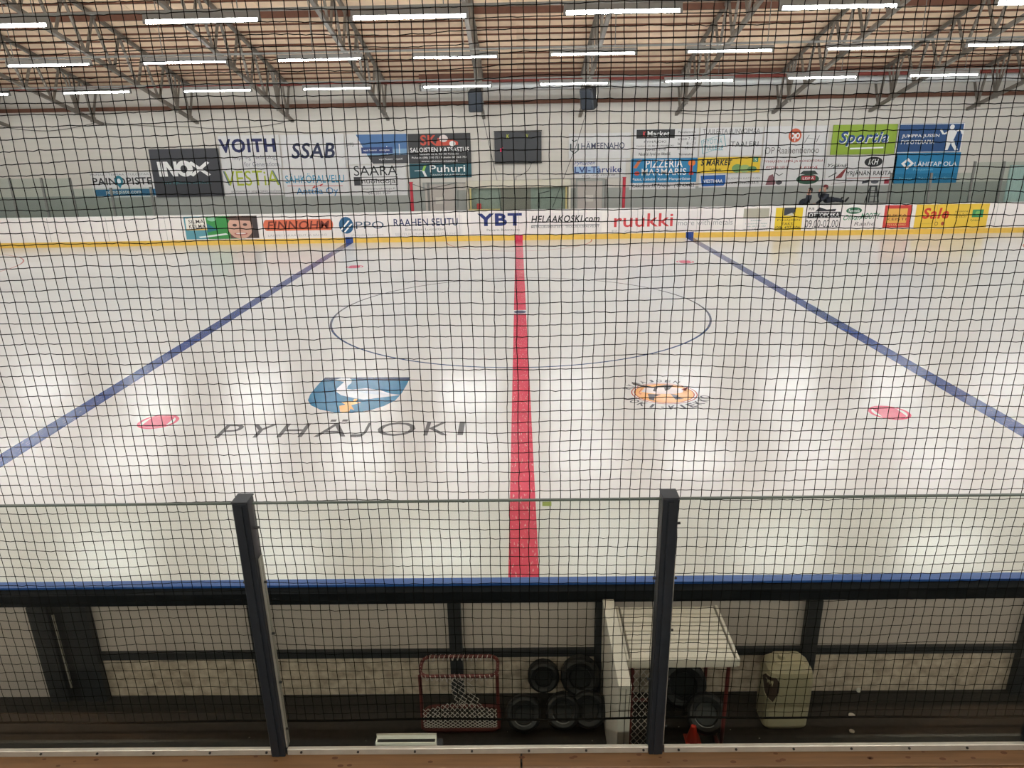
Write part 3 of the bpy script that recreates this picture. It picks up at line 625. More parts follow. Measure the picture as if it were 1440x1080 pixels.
advert('red bordered advert with yellow centre', (1243, 1281, 288.5, 320), [
    ('r', .1, .85, .2, .85, (222, 172, 84)), T(.12, .84, .48, .6, 'JUKKA', (120, 60, 40), .01), T(.12, .84, .32, .44, 'KEISTI', (120, 60, 40), .01), T(.12, .84, .06, .18, 'PYHÄJOKI', (232, 190, 120), .01)], (196, 62, 58))
advert('yellow advert with big red slanted word and green plate', (1287, 1389, 287, 321), [
    T(.1, .46, .4, .86, 'Sale', (206, 60, 44), .05, .15), T(.54, .72, .66, .74, 'avoinna', (120, 100, 40), .02), T(.53, .72, .54, .62, 'ma-la 8-21', (130, 108, 40)), T(.55, .7, .42, .5, 'su 10-21', (130, 108, 40)),
    ('r', .78, .93, .44, .76, (60, 140, 90)), ('e', .82, .89, .52, .7, (120, 180, 100)), T(.77, .9, .26, .36, 'Pyhäjoki', (90, 80, 40)), T(.1, .26, .18, .24, 'vanhatie 47', (180, 150, 60)), ('o', .28, .33, .12, .28, .008, (120, 100, 50)), ('e', .37, .41, .12, .28, (170, 70, 50))], (228, 192, 70))

# glass and stanchions above the far boards, left and right ends
def far_glass(side, pxs, top_px, label):
    Y = HY+.06
    g = thing('shield_glass', label, 'glass screen', (0, 0, 0))
    X = []
    for (xt, yt), (xb, yb) in pxs:
        p = on_y((xt+xb)/2, (yt+yb)/2, Y); zt = on_y(xt, yt, Y).z; X.append((p.x, zt))
        MB().box(p.x-.035, p.x+.035, Y-.04, Y+.05, BH+.03, zt).build('stanchion', M_grey, g)
    X = X+[((-HX+RC) if side < 0 else (HX-RC), X[0][1] if side < 0 else X[-1][1])]; X.sort()
    for (a, za), (b, zb_) in zip(X[:-1], X[1:]):
        MB().box(a+.036, b-.036, Y-.006, Y+.006, BH+.03, min(za, zb_)-.02).build('pane', M_fglass, g)
far_glass(-1, [((13, 250), (25, 304)), ((57, 250), (69, 303)), ((97, 250), (109, 303)), ((155, 264), (163, 302)), ((211, 263), (218, 301))], 250, 'greenish glass screen on posts above the far boards at the left end')
far_glass(1, [((1253, 243), (1249, 287)), ((1310, 243), (1304, 285)), ((1371, 227), (1362, 284)), ((1413, 227), (1402, 283))], 230, 'greenish glass screen on posts above the far boards at the right end')
# bright corridor window on the far right wall
x0, x1, z0, z1 = wrect(1416, 1460, 232, 290)
wd = MB().box(x0, x1, 16.86, 16.96, z0, z1); tag(wd.build('window_1', mat('pale_window', (190, 214, 210), .2, var=.1, scale=3, stretch=(6, 1, 1))), kind='structure')

# ------------------------------------------------------------------ near boards seen from behind
nb_ = thing('rink_boards', 'near rink boards seen from behind with blue top edge and dark frame', 'rink boards', (0, 0, 0))
FL = .32
board_strip('board_core', 0, BH-.03, .012, .09, M_panelg, nb_, near); board_strip('kick_strip', 0, .21, 0, .012, M_yellow, nb_, near)
board_strip('top_rail', BH-.03, BH, -.005, .065, M_cap, nb_, near)
YBk = -HY-.09
MB().box(-20, 20, YBk-.05, -HY-.066, BH-.1, BH-.015).build('steel_rail', mat('rail_black', (24, 27, 31), .95, 0, var=.2, spec=.1), nb_)
MB().box(-3.05, 20, YBk-.03, YBk, .645, .70).build('steel_rail', M_dark, nb_)
for a, b in ((-3.12, -1.9), (-1.9, -.5), (-.5, .5), (.5, 1.93), (1.93, 3.4)):
    MB().box(a, b, YBk-.008, YBk, FL, .645).build('stained_panel', mat('stained_panel', (186, 172, 156), .8, var=.3, scale=16), nb_)
for x, w_ in ((-1.81, .085), (-.47, .085), (.5, .05), (1.93, .09), (3.44, .17), (-3.02, .17), (-3.27, .13), (-4.8, .09), (4.9, .09), (-6.2, .09), (6.3, .09)):
    MB().box(x-w_/2, x+w_/2, YBk-.06, YBk-.001, FL, BH-.1).build('frame_post', M_dark, nb_)
MB().box(-3.2, -3.11, YBk-.05, YBk, FL, BH-.1).build('gate_hinge', M_black, nb_)
m = MB(); m.tube([(-3.155, YBk-.07, 1.05), (-3.155, YBk-.07, .45)], .008, 6); m.build('gate_rod', M_alu, nb_)

# corridor floor and stand wall
tag(MB().box(-WX, WX, -15.2, -HY-.1, -.05, FL).build('floor_corridor', M_rubber), 'black rubber floor of the corridor behind near boards', kind='structure')
YG = -14.80                                            # plane of the spectator glass
ZG0, ZG1 = on_y(640, 1049, YG).z, on_y(640, 704, YG).z
tag(MB().box(-WX, WX, -15.02, YG-.02, -.05, ZG0-.065).build('wall_stand', mat('stand_wall', (60, 58, 56), .8)), 'dark low wall under the spectator glass', kind='structure')

# stand behind the camera
for k in range(6):
    tag(MB().box(-WX, WX, -24.0+.0, -15.02-.95*k, ZG0-.9-.04 + .0 if k == 0 else ZG0-.9+.32*(k-1), ZG0-.9+.32*k).build('stand_step', M_conc), 'concrete step of the spectator stand', kind='structure')

# wooden ledge in front of the glass
lg = thing('wooden_ledge', 'pine ledge boards along the foot of spectator glass', 'ledge', (0, 0, 0))
yl0 = on_z(700, 1058, ZG0-.02).y; yl1 = on_z(700, 1079.5, ZG0-.02).y
jx = on_z(733, 1068, ZG0-.02).x
for a, b in ((-6.4, jx-3.6), (jx-3.6, jx-.0), (jx+.004, jx+3.6), (jx+3.604, 6.6)):
    MB().bbox(a, b-.003, yl1, yl0, ZG0-.05, ZG0-.02, .003).build('plank', M_wood, lg)
    MB().bbox(a, b-.003, yl1-.13, yl1-.008, ZG0-.05, ZG0-.02, .003).build('plank', M_wood, lg)
kn = MB()
random.seed(3)
for k in range(34):
    x = random.uniform(-2.1, 2.3); y = random.uniform(yl1+.012, yl0-.012); r = random.uniform(.004, .008)
    kn.add([(x+r*1.8*math.cos(a*.785), y+r*math.sin(a*.785), ZG0-.0192) for a in range(8)], [tuple(range(8))])
tag(kn.build('knot', mat('knot', (78, 46, 26), .7), lg), kind='stuff')

# ------------------------------------------------------------------ spectator glass: posts, panes, sill
pxl = [on_y(394, 1048, YG).x, on_y(920, 1048, YG).x]
sp = pxl[1]-pxl[0]
PX = [pxl[0]-2*sp, pxl[0]-sp, pxl[0], pxl[1], pxl[1]+sp, pxl[1]+2*sp]
names = ['outside the view at the left', None, 'left', 'right', None, 'outside the view at the right']
for i, x in enumerate(PX):
    lb = {2: 'dark navy steel post of the spectator glass, left of the two', 3: 'dark navy steel post of the spectator glass, right of the two'}.get(i, 'dark steel glass post beyond the %s edge of view, %s one' % ('left' if i < 2 else 'right', 'farther' if i in (0, 5) else 'nearer'))
    t = thing('glass_post', lb, 'post', (x, YG, ZG0-.02)); h = ZG1-ZG0+.035
    c = MB(); c.bbox(-.029, .029, -.035, .035, 0, h, .004); c.box(-.009, .009, -.042, -.035, .01, h-.01); c.build('column', M_post, t)
    MB().bbox(-.031, .031, -.038, .038, h, h+.006, .002).build('cap', M_post, t)
    MB().box(.030, .036, -.012, .02, .03, h-.25).build('gasket', M_alu, t)
    for k in range(5):
        MB().tube([(.03, 0, .12+k*.24), (.047, 0, .12+k*.24)], .005, 6).build('bolt', M_black, t)
        if k % 2: MB().tube([(-.045, 0, .12+k*.24), (-.03, 0, .12+k*.24)], .005, 6).build('bolt', M_black, t)
pl = {0: 'outer', 1: 'left', 2: 'middle', 3: 'right', 4: 'outer'}
for i in range(5):
    a, b = PX[i]+.037, PX[i+1]-.03
    lb = {1: 'clear glass pane left of the left post', 2: 'clear glass pane between the two posts', 3: 'clear glass pane right of the right post'}.get(i, 'clear glass pane outside the view')
    t = thing('glass_screen', lb, 'glass', ((a+b)/2, YG, ZG0), group='spectator glass panes'); h = ZG1-ZG0
    MB().box(-(b-a)/2, (b-a)/2, -.005, .005, 0, h-.004).build('sheet', M_glass, t)
    MB().box(-(b-a)/2, (b-a)/2, -.006, .006, h-.004, h+.002).build('top_edge', mat('glass_edge', (62, 74, 66), .3, var=0), t)
    r = thing('glass_sill', lb.replace('clear glass pane', 'aluminium sill strip'), 'sill', ((a+b)/2, YG, ZG0), group='aluminium sill strips')
    MB().bbox(-(b-a)/2, (b-a)/2, -.026, -.008, -.018, .013, .002).build('strip', M_alu, r)
    n_ = 7
    x = -(b-a)/2+.06
    while x < (b-a)/2-.02:
        MB().tube([(x, -.031, -.0), (x, -.026, -.0)], .005, 8).build('bolt', M_black, r); x += .24
tag(MB().box(-8, 8, YG-.06, YG-.027, ZG0-.05, ZG0-.03).build('trim_3', M_black), kind='structure')

# ------------------------------------------------------------------ safety net behind the glass
YN = -14.69
zr = on_y(640, 1013, YN).z
zs = [zr]
def pitch(z): return float(np.interp(z, [1.6, 2.4, 3.2, 3.9, 4.3], [.0455, .041, .041, .039, .0355]))
while zs[-1] < 5.4: zs.append(zs[-1]+pitch(zs[-1]))
zs = np.array(zs); dx = .0395; xs_n = np.arange(-4.8, 4.8, dx); NX, NZ = len(xs_n), len(zs)
rng = np.random.default_rng(4)
gx, gz = np.meshgrid(xs_n, zs, indexing='ij')
def smooth(seed, amp, sc):
    out = np.zeros_like(gx); r = np.random.default_rng(seed)
    for _ in range(6):
        a, b, p = r.normal(0, sc), r.normal(0, sc), r.uniform(0, 6.28); out += np.sin(a*gx+b*gz+p)
    return out*amp/6
nx = gx+smooth(1, .012, 2.2)+smooth(5, .004, 14)+rng.normal(0, .0006, gx.shape)
nz = gz+smooth(2, .018, 2.2)+smooth(6, .006, 9)+rng.normal(0, .0009, gx.shape)
nz[:, 0] = gz[:, 0]+smooth(7, .01, 1.2)[:, 0]
ny = YN+smooth(3, .02, 2.0)
P = np.stack([nx, ny, nz], -1)
def strands(A, Bv, r, sag):
    """square prisms through A, mid, B"""
    t = Bv-A; t /= np.linalg.norm(t, axis=-1, keepdims=True)
    e1 = np.cross(t, [0, 1., 0]); e1 /= np.linalg.norm(e1, axis=-1, keepdims=True); e2 = np.array([0, 1., 0])*np.ones_like(t)
    Mi = (A+Bv)/2+sag; R = []
    for Q in (A, Mi, Bv):
        for a, b in ((1, 0), (0, 1), (-1, 0), (0, -1)): R.append(Q+(e1*a+e2*b)*r)
    V = np.stack(R, 1)                     # n,12,3
    n_ = len(V); fb = []
    for k in range(2):
        for i in range(4): fb.append((k*4+i, k*4+(i+1) % 4, k*4+4+(i+1) % 4, k*4+4+i))
    F = (np.arange(n_)[:, None, None]*12+np.array(fb)[None]).reshape(-1, 4)
    return V.reshape(-1, 3), F
A1, B1 = P[:-1].reshape(-1, 3), P[1:].reshape(-1, 3)
A2, B2 = P[:, :-1].reshape(-1, 3), P[:, 1:].reshape(-1, 3)
s1 = np.zeros_like(A1); s1[:, 2] = -np.abs(rng.normal(0, .0012, len(A1))); s2 = np.zeros_like(A2); s2[:, 0] = rng.normal(0, .0006, len(A2))
V1, F1 = strands(A1, B1, .0015, s1); V2, F2 = strands(A2, B2, .0015, s2)
Kc = P.reshape(-1, 3); kr = .0026
ov = np.array([(1,0,0),(-1,0,0),(0,1,0),(0,-1,0),(0,0,1),(0,0,-1)])*kr; of = np.array([(0,2,4),(2,1,4),(1,3,4),(3,0,4),(2,0,5),(1,2,5),(3,1,5),(0,3,5)])
V3 = (Kc[:, None]+ov[None]).reshape(-1, 3); F3 = (np.arange(len(Kc))[:, None, None]*6+of[None]).reshape(-1, 3)
def npmesh(name, V, F, m, parent):
    me = bpy.data.meshes.new(name); k = F.shape[1]
    me.vertices.add(len(V)); me.vertices.foreach_set('co', V.astype(np.float32).ravel())
    me.loops.add(F.size); me.loops.foreach_set('vertex_index', F.ravel().astype(np.int32))
    me.polygons.add(len(F)); me.polygons.foreach_set('loop_start', (np.arange(len(F))*k).astype(np.int32))
    me.update(calc_edges=True); me.materials.append(m); o = bpy.data.objects.new(name, me); C.objects.link(o); o.parent = parent; return o
nt_ = thing('safety_net', 'large black square-mesh safety net hanging in front of the rink', 'net', (0, 0, 0))
tag(npmesh('mesh', np.concatenate([V1, V2]), np.concatenate([F1, F2+len(V1)]), M_net, nt_), kind='stuff')
tag(npmesh('knots', V3, F3, M_net, nt_), kind='stuff')
MB().tube([tuple(p) for p in P[:, 0]], .0048, 6).build('bottom_rope', M_net, nt_)
MB().tube([tuple(p) for p in P[:, -1]], .006, 6).build('top_rope', M_net, nt_)

# ------------------------------------------------------------------ paint on the ice
def flat(name, pts, m, z=.0015, parent=ice, label=None):
    o = MB().add([(x, y, z) for x, y in pts], [tuple(range(len(pts)))]).build(name, m, parent); 
    if label: o['label'] = label
    return o
def ring(name, cx, cy, r, wd, m, a0=0, a1=360, z=.0015, label=None):
    n_ = max(24, int((a1-a0)/3)); v = []
    for k in range(n_+1):
        a = math.radians(a0+(a1-a0)*k/n_)
        v += [(cx+(r-wd/2)*math.cos(a), cy+(r-wd/2)*math.sin(a), z), (cx+(r+wd/2)*math.cos(a), cy+(r+wd/2)*math.sin(a), z)]
    o = MB().add(v, [(2*k, 2*k+1, 2*k+3, 2*k+2) for k in range(n_)]).build(name, m, ice)
    if label: o['label'] = label
    return o
def rect2(x0, x1, y0, y1): return [(x0, y0), (x1, y0), (x1, y1), (x0, y1)]
flat('center_line', rect2(-.15, .15, -13, -.2), P_red, label='red centre line'); flat('center_line', rect2(-.15, .15, .2, 13), P_red, label='red centre line')
for s, q in ((-1, 'left'), (1, 'right')): flat('blue_line', rect2(s*7.06-.15, s*7.06+.15, -13, 13), P_blue)
ring('center_circle', 0, 0, 4.5, .05, P_navy)
flat('center_spot', ellipse(-.15, .15, -.15, .15, 24), paint('paint_dot', (40, 56, 110), .05))
for x in (-5.56, 5.56):
    for y in (-7, 7):
        ring('faceoff_spot', x, y, .27, .05, P_pink)
        v = [(x+.235*math.cos(a), y+.235*math.sin(a)) for a in [math.radians(d) for d in list(range(-52, 53, 8))+list(range(128, 233, 8))]]
        v = [(x+.24*math.sin(math.radians(d))*1, y+.24*math.cos(math.radians(d))) for d in list(range(-50, 51, 10))+list(range(130, 231, 10))]
        flat('faceoff_band', v, P_pink)
for s in (-1, 1):
    for y in (-7, 7):
        ring('end_circle', s*22.2, y, 4.5, .05, P_thinred); flat('end_spot', ellipse(s*22.2-.3, s*22.2+.3, y-.3, y+.3), P_pink)
ring('referee_crease', 0, 13, 3, .05, P_thinred, 180, 360)
def icemap(quad):
    """homography-free bilinear map of the unit square onto four points of the ice (bottom-left, bottom-right, top-right, top-left)"""
    Q = [on_z(*q) for q in quad]
    def f(u, v, d):
        p = Q[0]*(1-u)*(1-v)+Q[1]*u*(1-v)+Q[2]*u*v+Q[3]*(1-u)*v; return (p.x, p.y, .001+d)
    return f
em = thing('ice_lettering', 'long dark grey town name painted on the ice left of centre line', 'lettering', (0, 0, 0))
a = on_z(302, 617); b = on_z(651, 612); c = on_z(655, 590); d = on_z(322, 594)
yb_, yt_ = (on_z(400, 616).y+on_z(560, 613).y)/2, (on_z(400, 596).y+on_z(560, 592).y)/2
xL, xR = on_z(302, 617).x, on_z(651, 601).x
GR = (84, 82, 86)
letters = 'PYHÄJOKI'
# x position of every letter foot and head read off the picture, on the ice plane
spans = [((302, 617), (383, 597)), ((352, 616), (430, 596)), ((388, 616), (470, 596)), ((440, 615), (520, 589)), ((492, 614), (540, 594)), ((532, 613), (600, 592)), ((596, 613), (640, 592)), ((643, 612), (655, 592))]
XL = [-3.02, -2.58, -2.1, -1.6, -1.11, -.74, -.16, .0]
xw = lambda x, y: on_z(x, y).x
yb_ = sum(on_z(*p).y for p in ((301, 616.5), (388, 615.5), (485, 614), (595, 612.5), (643, 611.5)))/5
yt_ = sum(on_z(*p).y for p in ((344, 597), (392, 596.5), (470, 595), (524, 594.5), (634, 593), (653, 593)))/6
LX = [('P', xw(300.8, 616), xw(344, 600)), ('Y', xw(356.4, 597), xw(392.5, 596)), ('H', xw(388, 615.5), xw(438, 595.5)), ('A', xw(440, 615), xw(485.5, 614)),
      ('J', xw(492.5, 614), xw(524, 595)), ('O', xw(531, 604), xw(584, 604)), ('K', xw(595, 612.5), xw(634, 593)), ('I', xw(643, 611.5), xw(651, 611.5))]
for ch, a_, b_ in LX:
    its = [T(0, 1, 0, 1.0, ch, GR, .0)]
    if ch == 'J': its = [('l', [(.82, 1), (.82, .3), (.68, .08), (.4, .04), (.0, .06)], .2, GR)]
    if ch == 'I': its = [('r', 0, 1, 0, 1, GR)]
    if ch == 'A': its += [('r', .22, .4, 1.12, 1.28, GR), ('r', .6, .78, 1.12, 1.28, GR)]
    prints(em, its, lambda u, v, dd: (a_+(b_-a_)*u, yb_+(yt_-yb_)*v, .001+dd), .0006)
cr = thing('ice_crest', 'blue shield crest with a white swan painted on the ice', 'emblem', (0, 0, 0))
def icepoly(name, px, col, parent, z):
    return MB().add([(on_z(x, y).x, on_z(x, y).y, z) for x, y in px], [tuple(range(len(px)))]).build(name, mat('print_%02x%02x%02x' % col, col, .25, var=.05), parent)
icepoly('shield', [(457, 531), (577, 530.5), (572, 541), (565, 553), (556, 563), (540, 571), (520, 577), (495, 581), (470, 580), (450, 576), (437, 570), (433, 563), (436, 555), (443, 546), (450, 538)], (40, 122, 166), cr, .0012)
icepoly('shield_top', [(457, 531), (577, 530.5), (575, 536), (505, 534), (500, 533), (454, 535)], (52, 70, 104), cr, .0016)
icepoly('swan', [(470, 534.5), (480, 532), (492, 532), (495, 535), (494, 539), (489, 543), (488, 547), (496, 548), (515, 546), (535, 549), (550, 554), (564, 555.5), (545, 558), (528, 560), (512, 562), (498, 560), (480, 556), (473, 551), (474, 546), (480, 541), (484, 537), (478, 536)], (224, 232, 240), cr, .002)
icepoly('swan_wing', [(498, 549), (515, 547.5), (532, 551), (548, 555), (530, 555), (512, 553)], (206, 220, 236), cr, .0024)
icepoly('swan_feet', [(480, 566), (486, 569), (477, 571), (478, 579), (490, 580.5), (493, 575), (498, 577), (494, 570), (508, 566), (490, 565)], (238, 190, 120), cr, .002)
icepoly('swan_leg', [(498, 561), (503, 561), (500, 566), (496, 566)], (238, 190, 120), cr, .0022)
# round team emblem
cc = on_z(934, 553.0); Rr = (on_z(981, 553).x-on_z(888, 553).x)/2
ct = thing('ice_emblem', 'round orange team emblem with curved lettering painted on the ice', 'emblem', (0, 0, 0))
def disc(name, r, col, z, k=.95):
    return MB().add([(cc.x+r*math.cos(a*.15708), cc.y+k*r*math.sin(a*.15708), z) for a in range(40)], [tuple(range(40))]).build(name, mat('print_%02x%02x%02x' % col, col, .25, var=.03), ct)
disc('rim', Rr, (186, 90, 80), .001); disc('rim_white', Rr*.965, (232, 226, 220), .0014); disc('rim_inner', Rr*.91, (190, 84, 76), .0018); disc('orange_field', Rr*.88, (244, 182, 120), .0022)
icepoly('animal_body', [(902, 551), (906, 546), (920, 545), (950, 545), (962, 547), (960, 552), (950, 554), (925, 554), (912, 553)], (238, 226, 222), ct, .0026)
icepoly('dark_patch', [(888, 537), (900, 541), (918, 544), (938, 541), (947, 542), (941, 548), (935, 550), (934, 545), (925, 545), (922, 551), (918, 550), (920, 546), (905, 545), (890, 541)], (92, 88, 88), ct, .003)
icepoly('dark_patch', [(911, 554), (930, 555), (921, 558), (920, 563), (925, 565), (913, 562)], (92, 88, 88), ct, .003)
icepoly('dark_patch', [(943, 554), (954, 556), (954, 559), (962, 561), (950, 562), (946, 558)], (92, 88, 88), ct, .003)
icepoly('ribbon', [(958, 548), (966, 545), (968, 544), (960, 547), (964, 550), (970, 551)], (196, 90, 80), ct, .003)
icepoly('horn', [(901, 548), (905, 544), (899, 553), (903, 554), (900, 555), (898, 552)], (206, 110, 90), ct, .003)
def arc_text(s, r, a0, a1, h, up=True):
    mb = MB()
    for i, ch in enumerate(s):
        if ch == ' ': continue
        a = math.radians(a0+(a1-a0)*i/(len(s)-1)); V, F = text_faces(ch, .03)
        wch = h*.72 if ch not in 'I-' else h*.25; hh = h if ch != '-' else h*.18
        rr = r
        out = []
        for u, v in V:
            lx, ly = (u-.5)*wch, (v-.5)*hh
            if up: rad = Vector((math.cos(a), math.sin(a))); tan = Vector((math.sin(a), -math.cos(a)))
            else: rad = Vector((-math.cos(a), -math.sin(a))); tan = Vector((-math.sin(a), math.cos(a)))
            q = Vector((math.cos(a), math.sin(a)))*rr+tan*lx+rad*ly; out.append((cc.x+q.x, cc.y+q.y, .001))
        mb.add(out, F)
    return mb.build('lettering', ink((60, 62, 74)), ct)
arc_text('PYHÄJOEN', Rr*1.17, 155, 60, Rr*.25); arc_text('JOKI-KIEKKO', Rr*1.22, 200, 342, Rr*.32, False)
# sticker on the glass
p = on_y(769, 708, YG+.008)
tag(MB().box(p.x-.017, p.x+.017, YG+.006, YG+.0075, p.z-.01, p.z+.008).build('sticker', mat('sticker', (170, 184, 110), .5)), 'small yellow-green sticker on the middle pane near top edge', 'sticker')

# ------------------------------------------------------------------ corridor things
def diamond_net(mb, f, nu, nv, r, slack=.0):
    """f(u,v) -> point; diagonal strands both ways"""
    for s in (1, -1):
        for k in range(-nv, nu+nv):
            pts = []
            for j in range(0, nv*2+1):
                v = j/(nv*2); u = (k+s*j/2+ (0 if s > 0 else nv))/nu
                if 0 <= u <= 1: pts.append(f(u, v))
            if len(pts) > 1: mb.tube(pts, r, 4)
def P2(x, y, Y): return on_y(x, y, Y)
# small goal on the left
ya, yb2 = YBk-.10, YBk-.40
gl, gr = on_y(588, 970, -13.45).x, on_y(702, 970, -13.45).x; gw = gr-gl; gc = (gl+gr)/2
zt = on_y(640, 915, ya).z-FL
g = thing('small_goal', 'small red-framed goal with white netting, left of the tyres', 'goal', (gc, (ya+yb2)/2, FL)); D = (ya-yb2)
def rrect(w_, d_, z, r, n_=5):
    P_ = []
    for cx_, cy_, a0 in ((w_/2-r, d_/2-r, 0), (-w_/2+r, d_/2-r, 90), (-w_/2+r, -d_/2+r, 180), (w_/2-r, -d_/2+r, 270)):
        for k in range(n_+1): a = math.radians(a0+90*k/n_); P_.append((cx_+r*math.cos(a), cy_+r*math.sin(a), z))
    return P_
zf = .44
MB().tube([(x, y, zt-(.5-y/D)*(zt-zf)*.0) for x, y, z in rrect(gw-.02, D*.62, 0, .06)], .012, 8, closed=True).build('top_frame', M_redm, g)
for s in (-1, 1):
    MB().tube([(s*(gw/2-.012), -D*.28, zt), (s*(gw/2-.01), -D*.28, .012)], .012, 8).build('post', M_redm, g)
MB().tube([(x, y, .014) for x, y, z in rrect(gw-.02, D*.7, 0, .05)], .014, 8, closed=True).build('base_frame', M_redm, g)
n1 = MB(); diamond_net(n1, lambda u, v: ((u-.5)*(gw-.04), -D*.31-.02*math.sin(math.pi*v), .02+v*(zt*.42)+.03*math.cos(6*(u-.5))*v), 15, 6, .0024)
diamond_net(n1, lambda u, v: ((u-.5)*.16-.02+.08*(1-v), -D*.2, zt*.4+v*zt*.56), 4, 5, .0022)
tag(n1.build('netting', M_twine, g), kind='stuff')
n2 = MB(); rp = rrect(gw-.02, D*.62, zt, .06, 8)
pts = []
for i, (x, y, z) in enumerate(rp+[rp[0]]):
    for k in range(1):
        a = i*1.9; pts.append((x*(1+.04*math.cos(a)), y*(1+.08*math.cos(a)), z-.008+.02*math.sin(a)))
lac = []; ring_ = [Vector(p_) for p_ in rp+[rp[0]]]; cum = [0]
for u_, v_ in zip(ring_[:-1], ring_[1:]): cum.append(cum[-1]+(v_-u_).length)
for i in range(280):
    d_ = cum[-1]*i/280; j_ = max(k for k in range(len(cum)) if cum[k] <= d_); j_ = min(j_, len(ring_)-2)
    q = ring_[j_].lerp(ring_[j_+1], (d_-cum[j_])/max(1e-6, cum[j_+1]-cum[j_])); a = i*2*math.pi/7
    lac.append(q+Vector((0, .018*math.cos(a), .02*math.sin(a)-.01)))
n2.tube(lac, .0034, 4, closed=True); n2.build('lacing', M_twine, g)

# white wall board end-on and slatted box table
wz = 1.13
xa0, xa1 = on_z(847, 838, wz).x, on_z(861, 838, wz).x
yA = YBk-.06; pe = on_z(875, 965, wz); yE = pe.y
xb0, xb1 = on_z(870, 965, wz).x, on_z(889, 965, wz).x
wbx0, wbx1 = (xa0+xb0)/2, (xa1+xb1)/2
wbt = thing('bench_divider', 'white board wall standing end-on between tyres and slatted table', 'divider', ((wbx0+wbx1)/2, (yA+yE)/2, FL)); hw = (wbx1-wbx0)/2; hd = (yA-yE)/2
MB().bbox(-hw, hw, -hd, hd, 0, wz-FL-.02, .003).build('board', M_wht, wbt)
MB().bbox(-hw-.002, hw+.002, -hd-.003, hd, wz-FL-.02, wz-FL, .003).build('top_cap', M_wht, wbt)
MB().box(hw*.1, hw*.18, -hd-.004, -hd+.002, 0, wz-FL-.02).build('joint', M_dark, wbt)
tz = 1.08
qa = [on_z(867, 843, tz), on_z(1001, 842, tz), on_z(1035, 924, tz), on_z(885, 927, tz)]
ty1 = YBk-.07; ty0 = (qa[2].y+qa[3].y)/2; tx0 = (qa[0].x+qa[3].x)/2; tx1 = (qa[1].x+qa[2].x)/2
tb = thing('slatted_table', 'white slatted wooden top resting on the red goal frame', 'table', ((tx0+tx1)/2, (ty0+ty1)/2, tz)); tw = (tx1-tx0)/2; td = (ty1-ty0)/2
ns = 6
for k in range(ns):
    a = -td+k*2*td/ns; MB().bbox(-tw+.012, tw-.012, a+.005, a+2*td/ns-.008, -.018, 0, .003).build('slat', M_wht, tb)
MB().box(-tw+.01, -tw+.05, -td, td, -.045, -.019).build('batten', M_wht, tb); MB().box(tw-.05, tw-.01, -td, td, -.045, -.019).build('batten', M_wht, tb)
MB().bbox(-tw, tw, -td-.018, -td, -.055, 0, .003).build('front_edge', M_wht, tb)
MB().bbox(-tw-.018, -tw, -td-.018, td, -.05, 0.004, .003).build('side_edge', M_wht, tb); MB().bbox(tw, tw+.018, -td-.018, td, -.05, 0.004, .003).build('side_edge', M_wht, tb)
g2 = thing('small_goal', 'red-framed goal with white netting under the slatted table', 'goal', ((tx0+tx1)/2, (ty0+ty1)/2, FL)); gh = tz-.057-FL
for sx in (-1, 1):
    for sy in (-1, 1): MB().tube([(sx*(tw-.03), sy*(td-.03), .012), (sx*(tw-.03), sy*(td-.03), gh-.012)], .012, 8).build('post', M_redm, g2)
MB().tube([(x, y, gh-.012) for x, y, z in rrect(2*tw-.06, 2*td-.06, 0, .03)], .012, 8, closed=True).build('top_frame', M_redm, g2)
MB().tube([(x, y, .014) for x, y, z in rrect(2*tw-.06, 2*td-.06, 0, .03)], .014, 8, closed=True).build('base_frame', M_redm, g2)
n1 = MB(); diamond_net(n1, lambda u, v: (-tw+.03+u*.16, -td+.01-.015*math.sin(3*v), .02+v*(gh-.04)), 4, 12, .0022)
diamond_net(n1, lambda u, v: (-tw+.02+.01*math.sin(5*v), -td+.03+u*(2*td-.06), .02+v*(gh-.04)), 8, 12, .0022)
tag(n1.build('netting', M_twine, g2), kind='stuff')

# tyres
def tyre(R_, wd, label, loc, rot, rim=False):
    t = thing('tyre', label, 'tyre', loc, group='black tyres piled behind the boards'); t.rotation_euler = rot
    a = wd/2; prof = [(R_*.52, -a*.55), (R_*.58, -a*.85), (R_*.8, -a), (R_*.93, -a*.85), (R_, -a*.5), (R_, a*.5), (R_*.93, a*.85), (R_*.8, a), (R_*.58, a*.85), (R_*.52, a*.55)]
    n_ = 28; vs = []; fs = []
    for r, z in prof:
        for k in range(n_):
            q = 2*math.pi*k/n_; e = 1+(.02 if (k % 2 and r > R_*.95) else 0); vs.append((r*e*math.cos(q), r*e*math.sin(q), z))
    m_ = len(prof)
    for i in range(m_):
        for k in range(n_): fs.append((i*n_+k, i*n_+(k+1) % n_, ((i+1) % m_)*n_+(k+1) % n_, ((i+1) % m_)*n_+k))
    MB().add(vs, fs).build('rubber', M_ext, t)
    MB().lathe([(R_*.53, -a*.3), (R_*.53, -a*.1), (R_*.3, -a*.05), (R_*.12, -a*.35), (R_*.12, a*.3), (R_*.53, a*.35)], n=20).build('hub', mat('hub_dark', (24, 26, 26), .5, .3), t)
    tag(MB().tube([(R_*.6*math.cos(q), R_*.6*math.sin(q), a*.86) for q in [math.radians(d) for d in range(200, 320, 12)]], .004, 5).build('rim_edge', mat('rim_grey', (110, 110, 108), .4, .3), t), 'grey arc low on the edge') if rim else None  # thin grey arc along the lower sidewall
    return t
def tyre_at(px, py, Y, R_, wd, label, tilt, yaw=0, rim=False):
    p = on_y(px, py, Y); return tyre(R_, wd, label, (p.x, Y, max(p.z if py < 980 else 0, FL+R_*math.sin(tilt)+wd/2*math.cos(tilt)+.002)), (tilt, 0, yaw), rim)
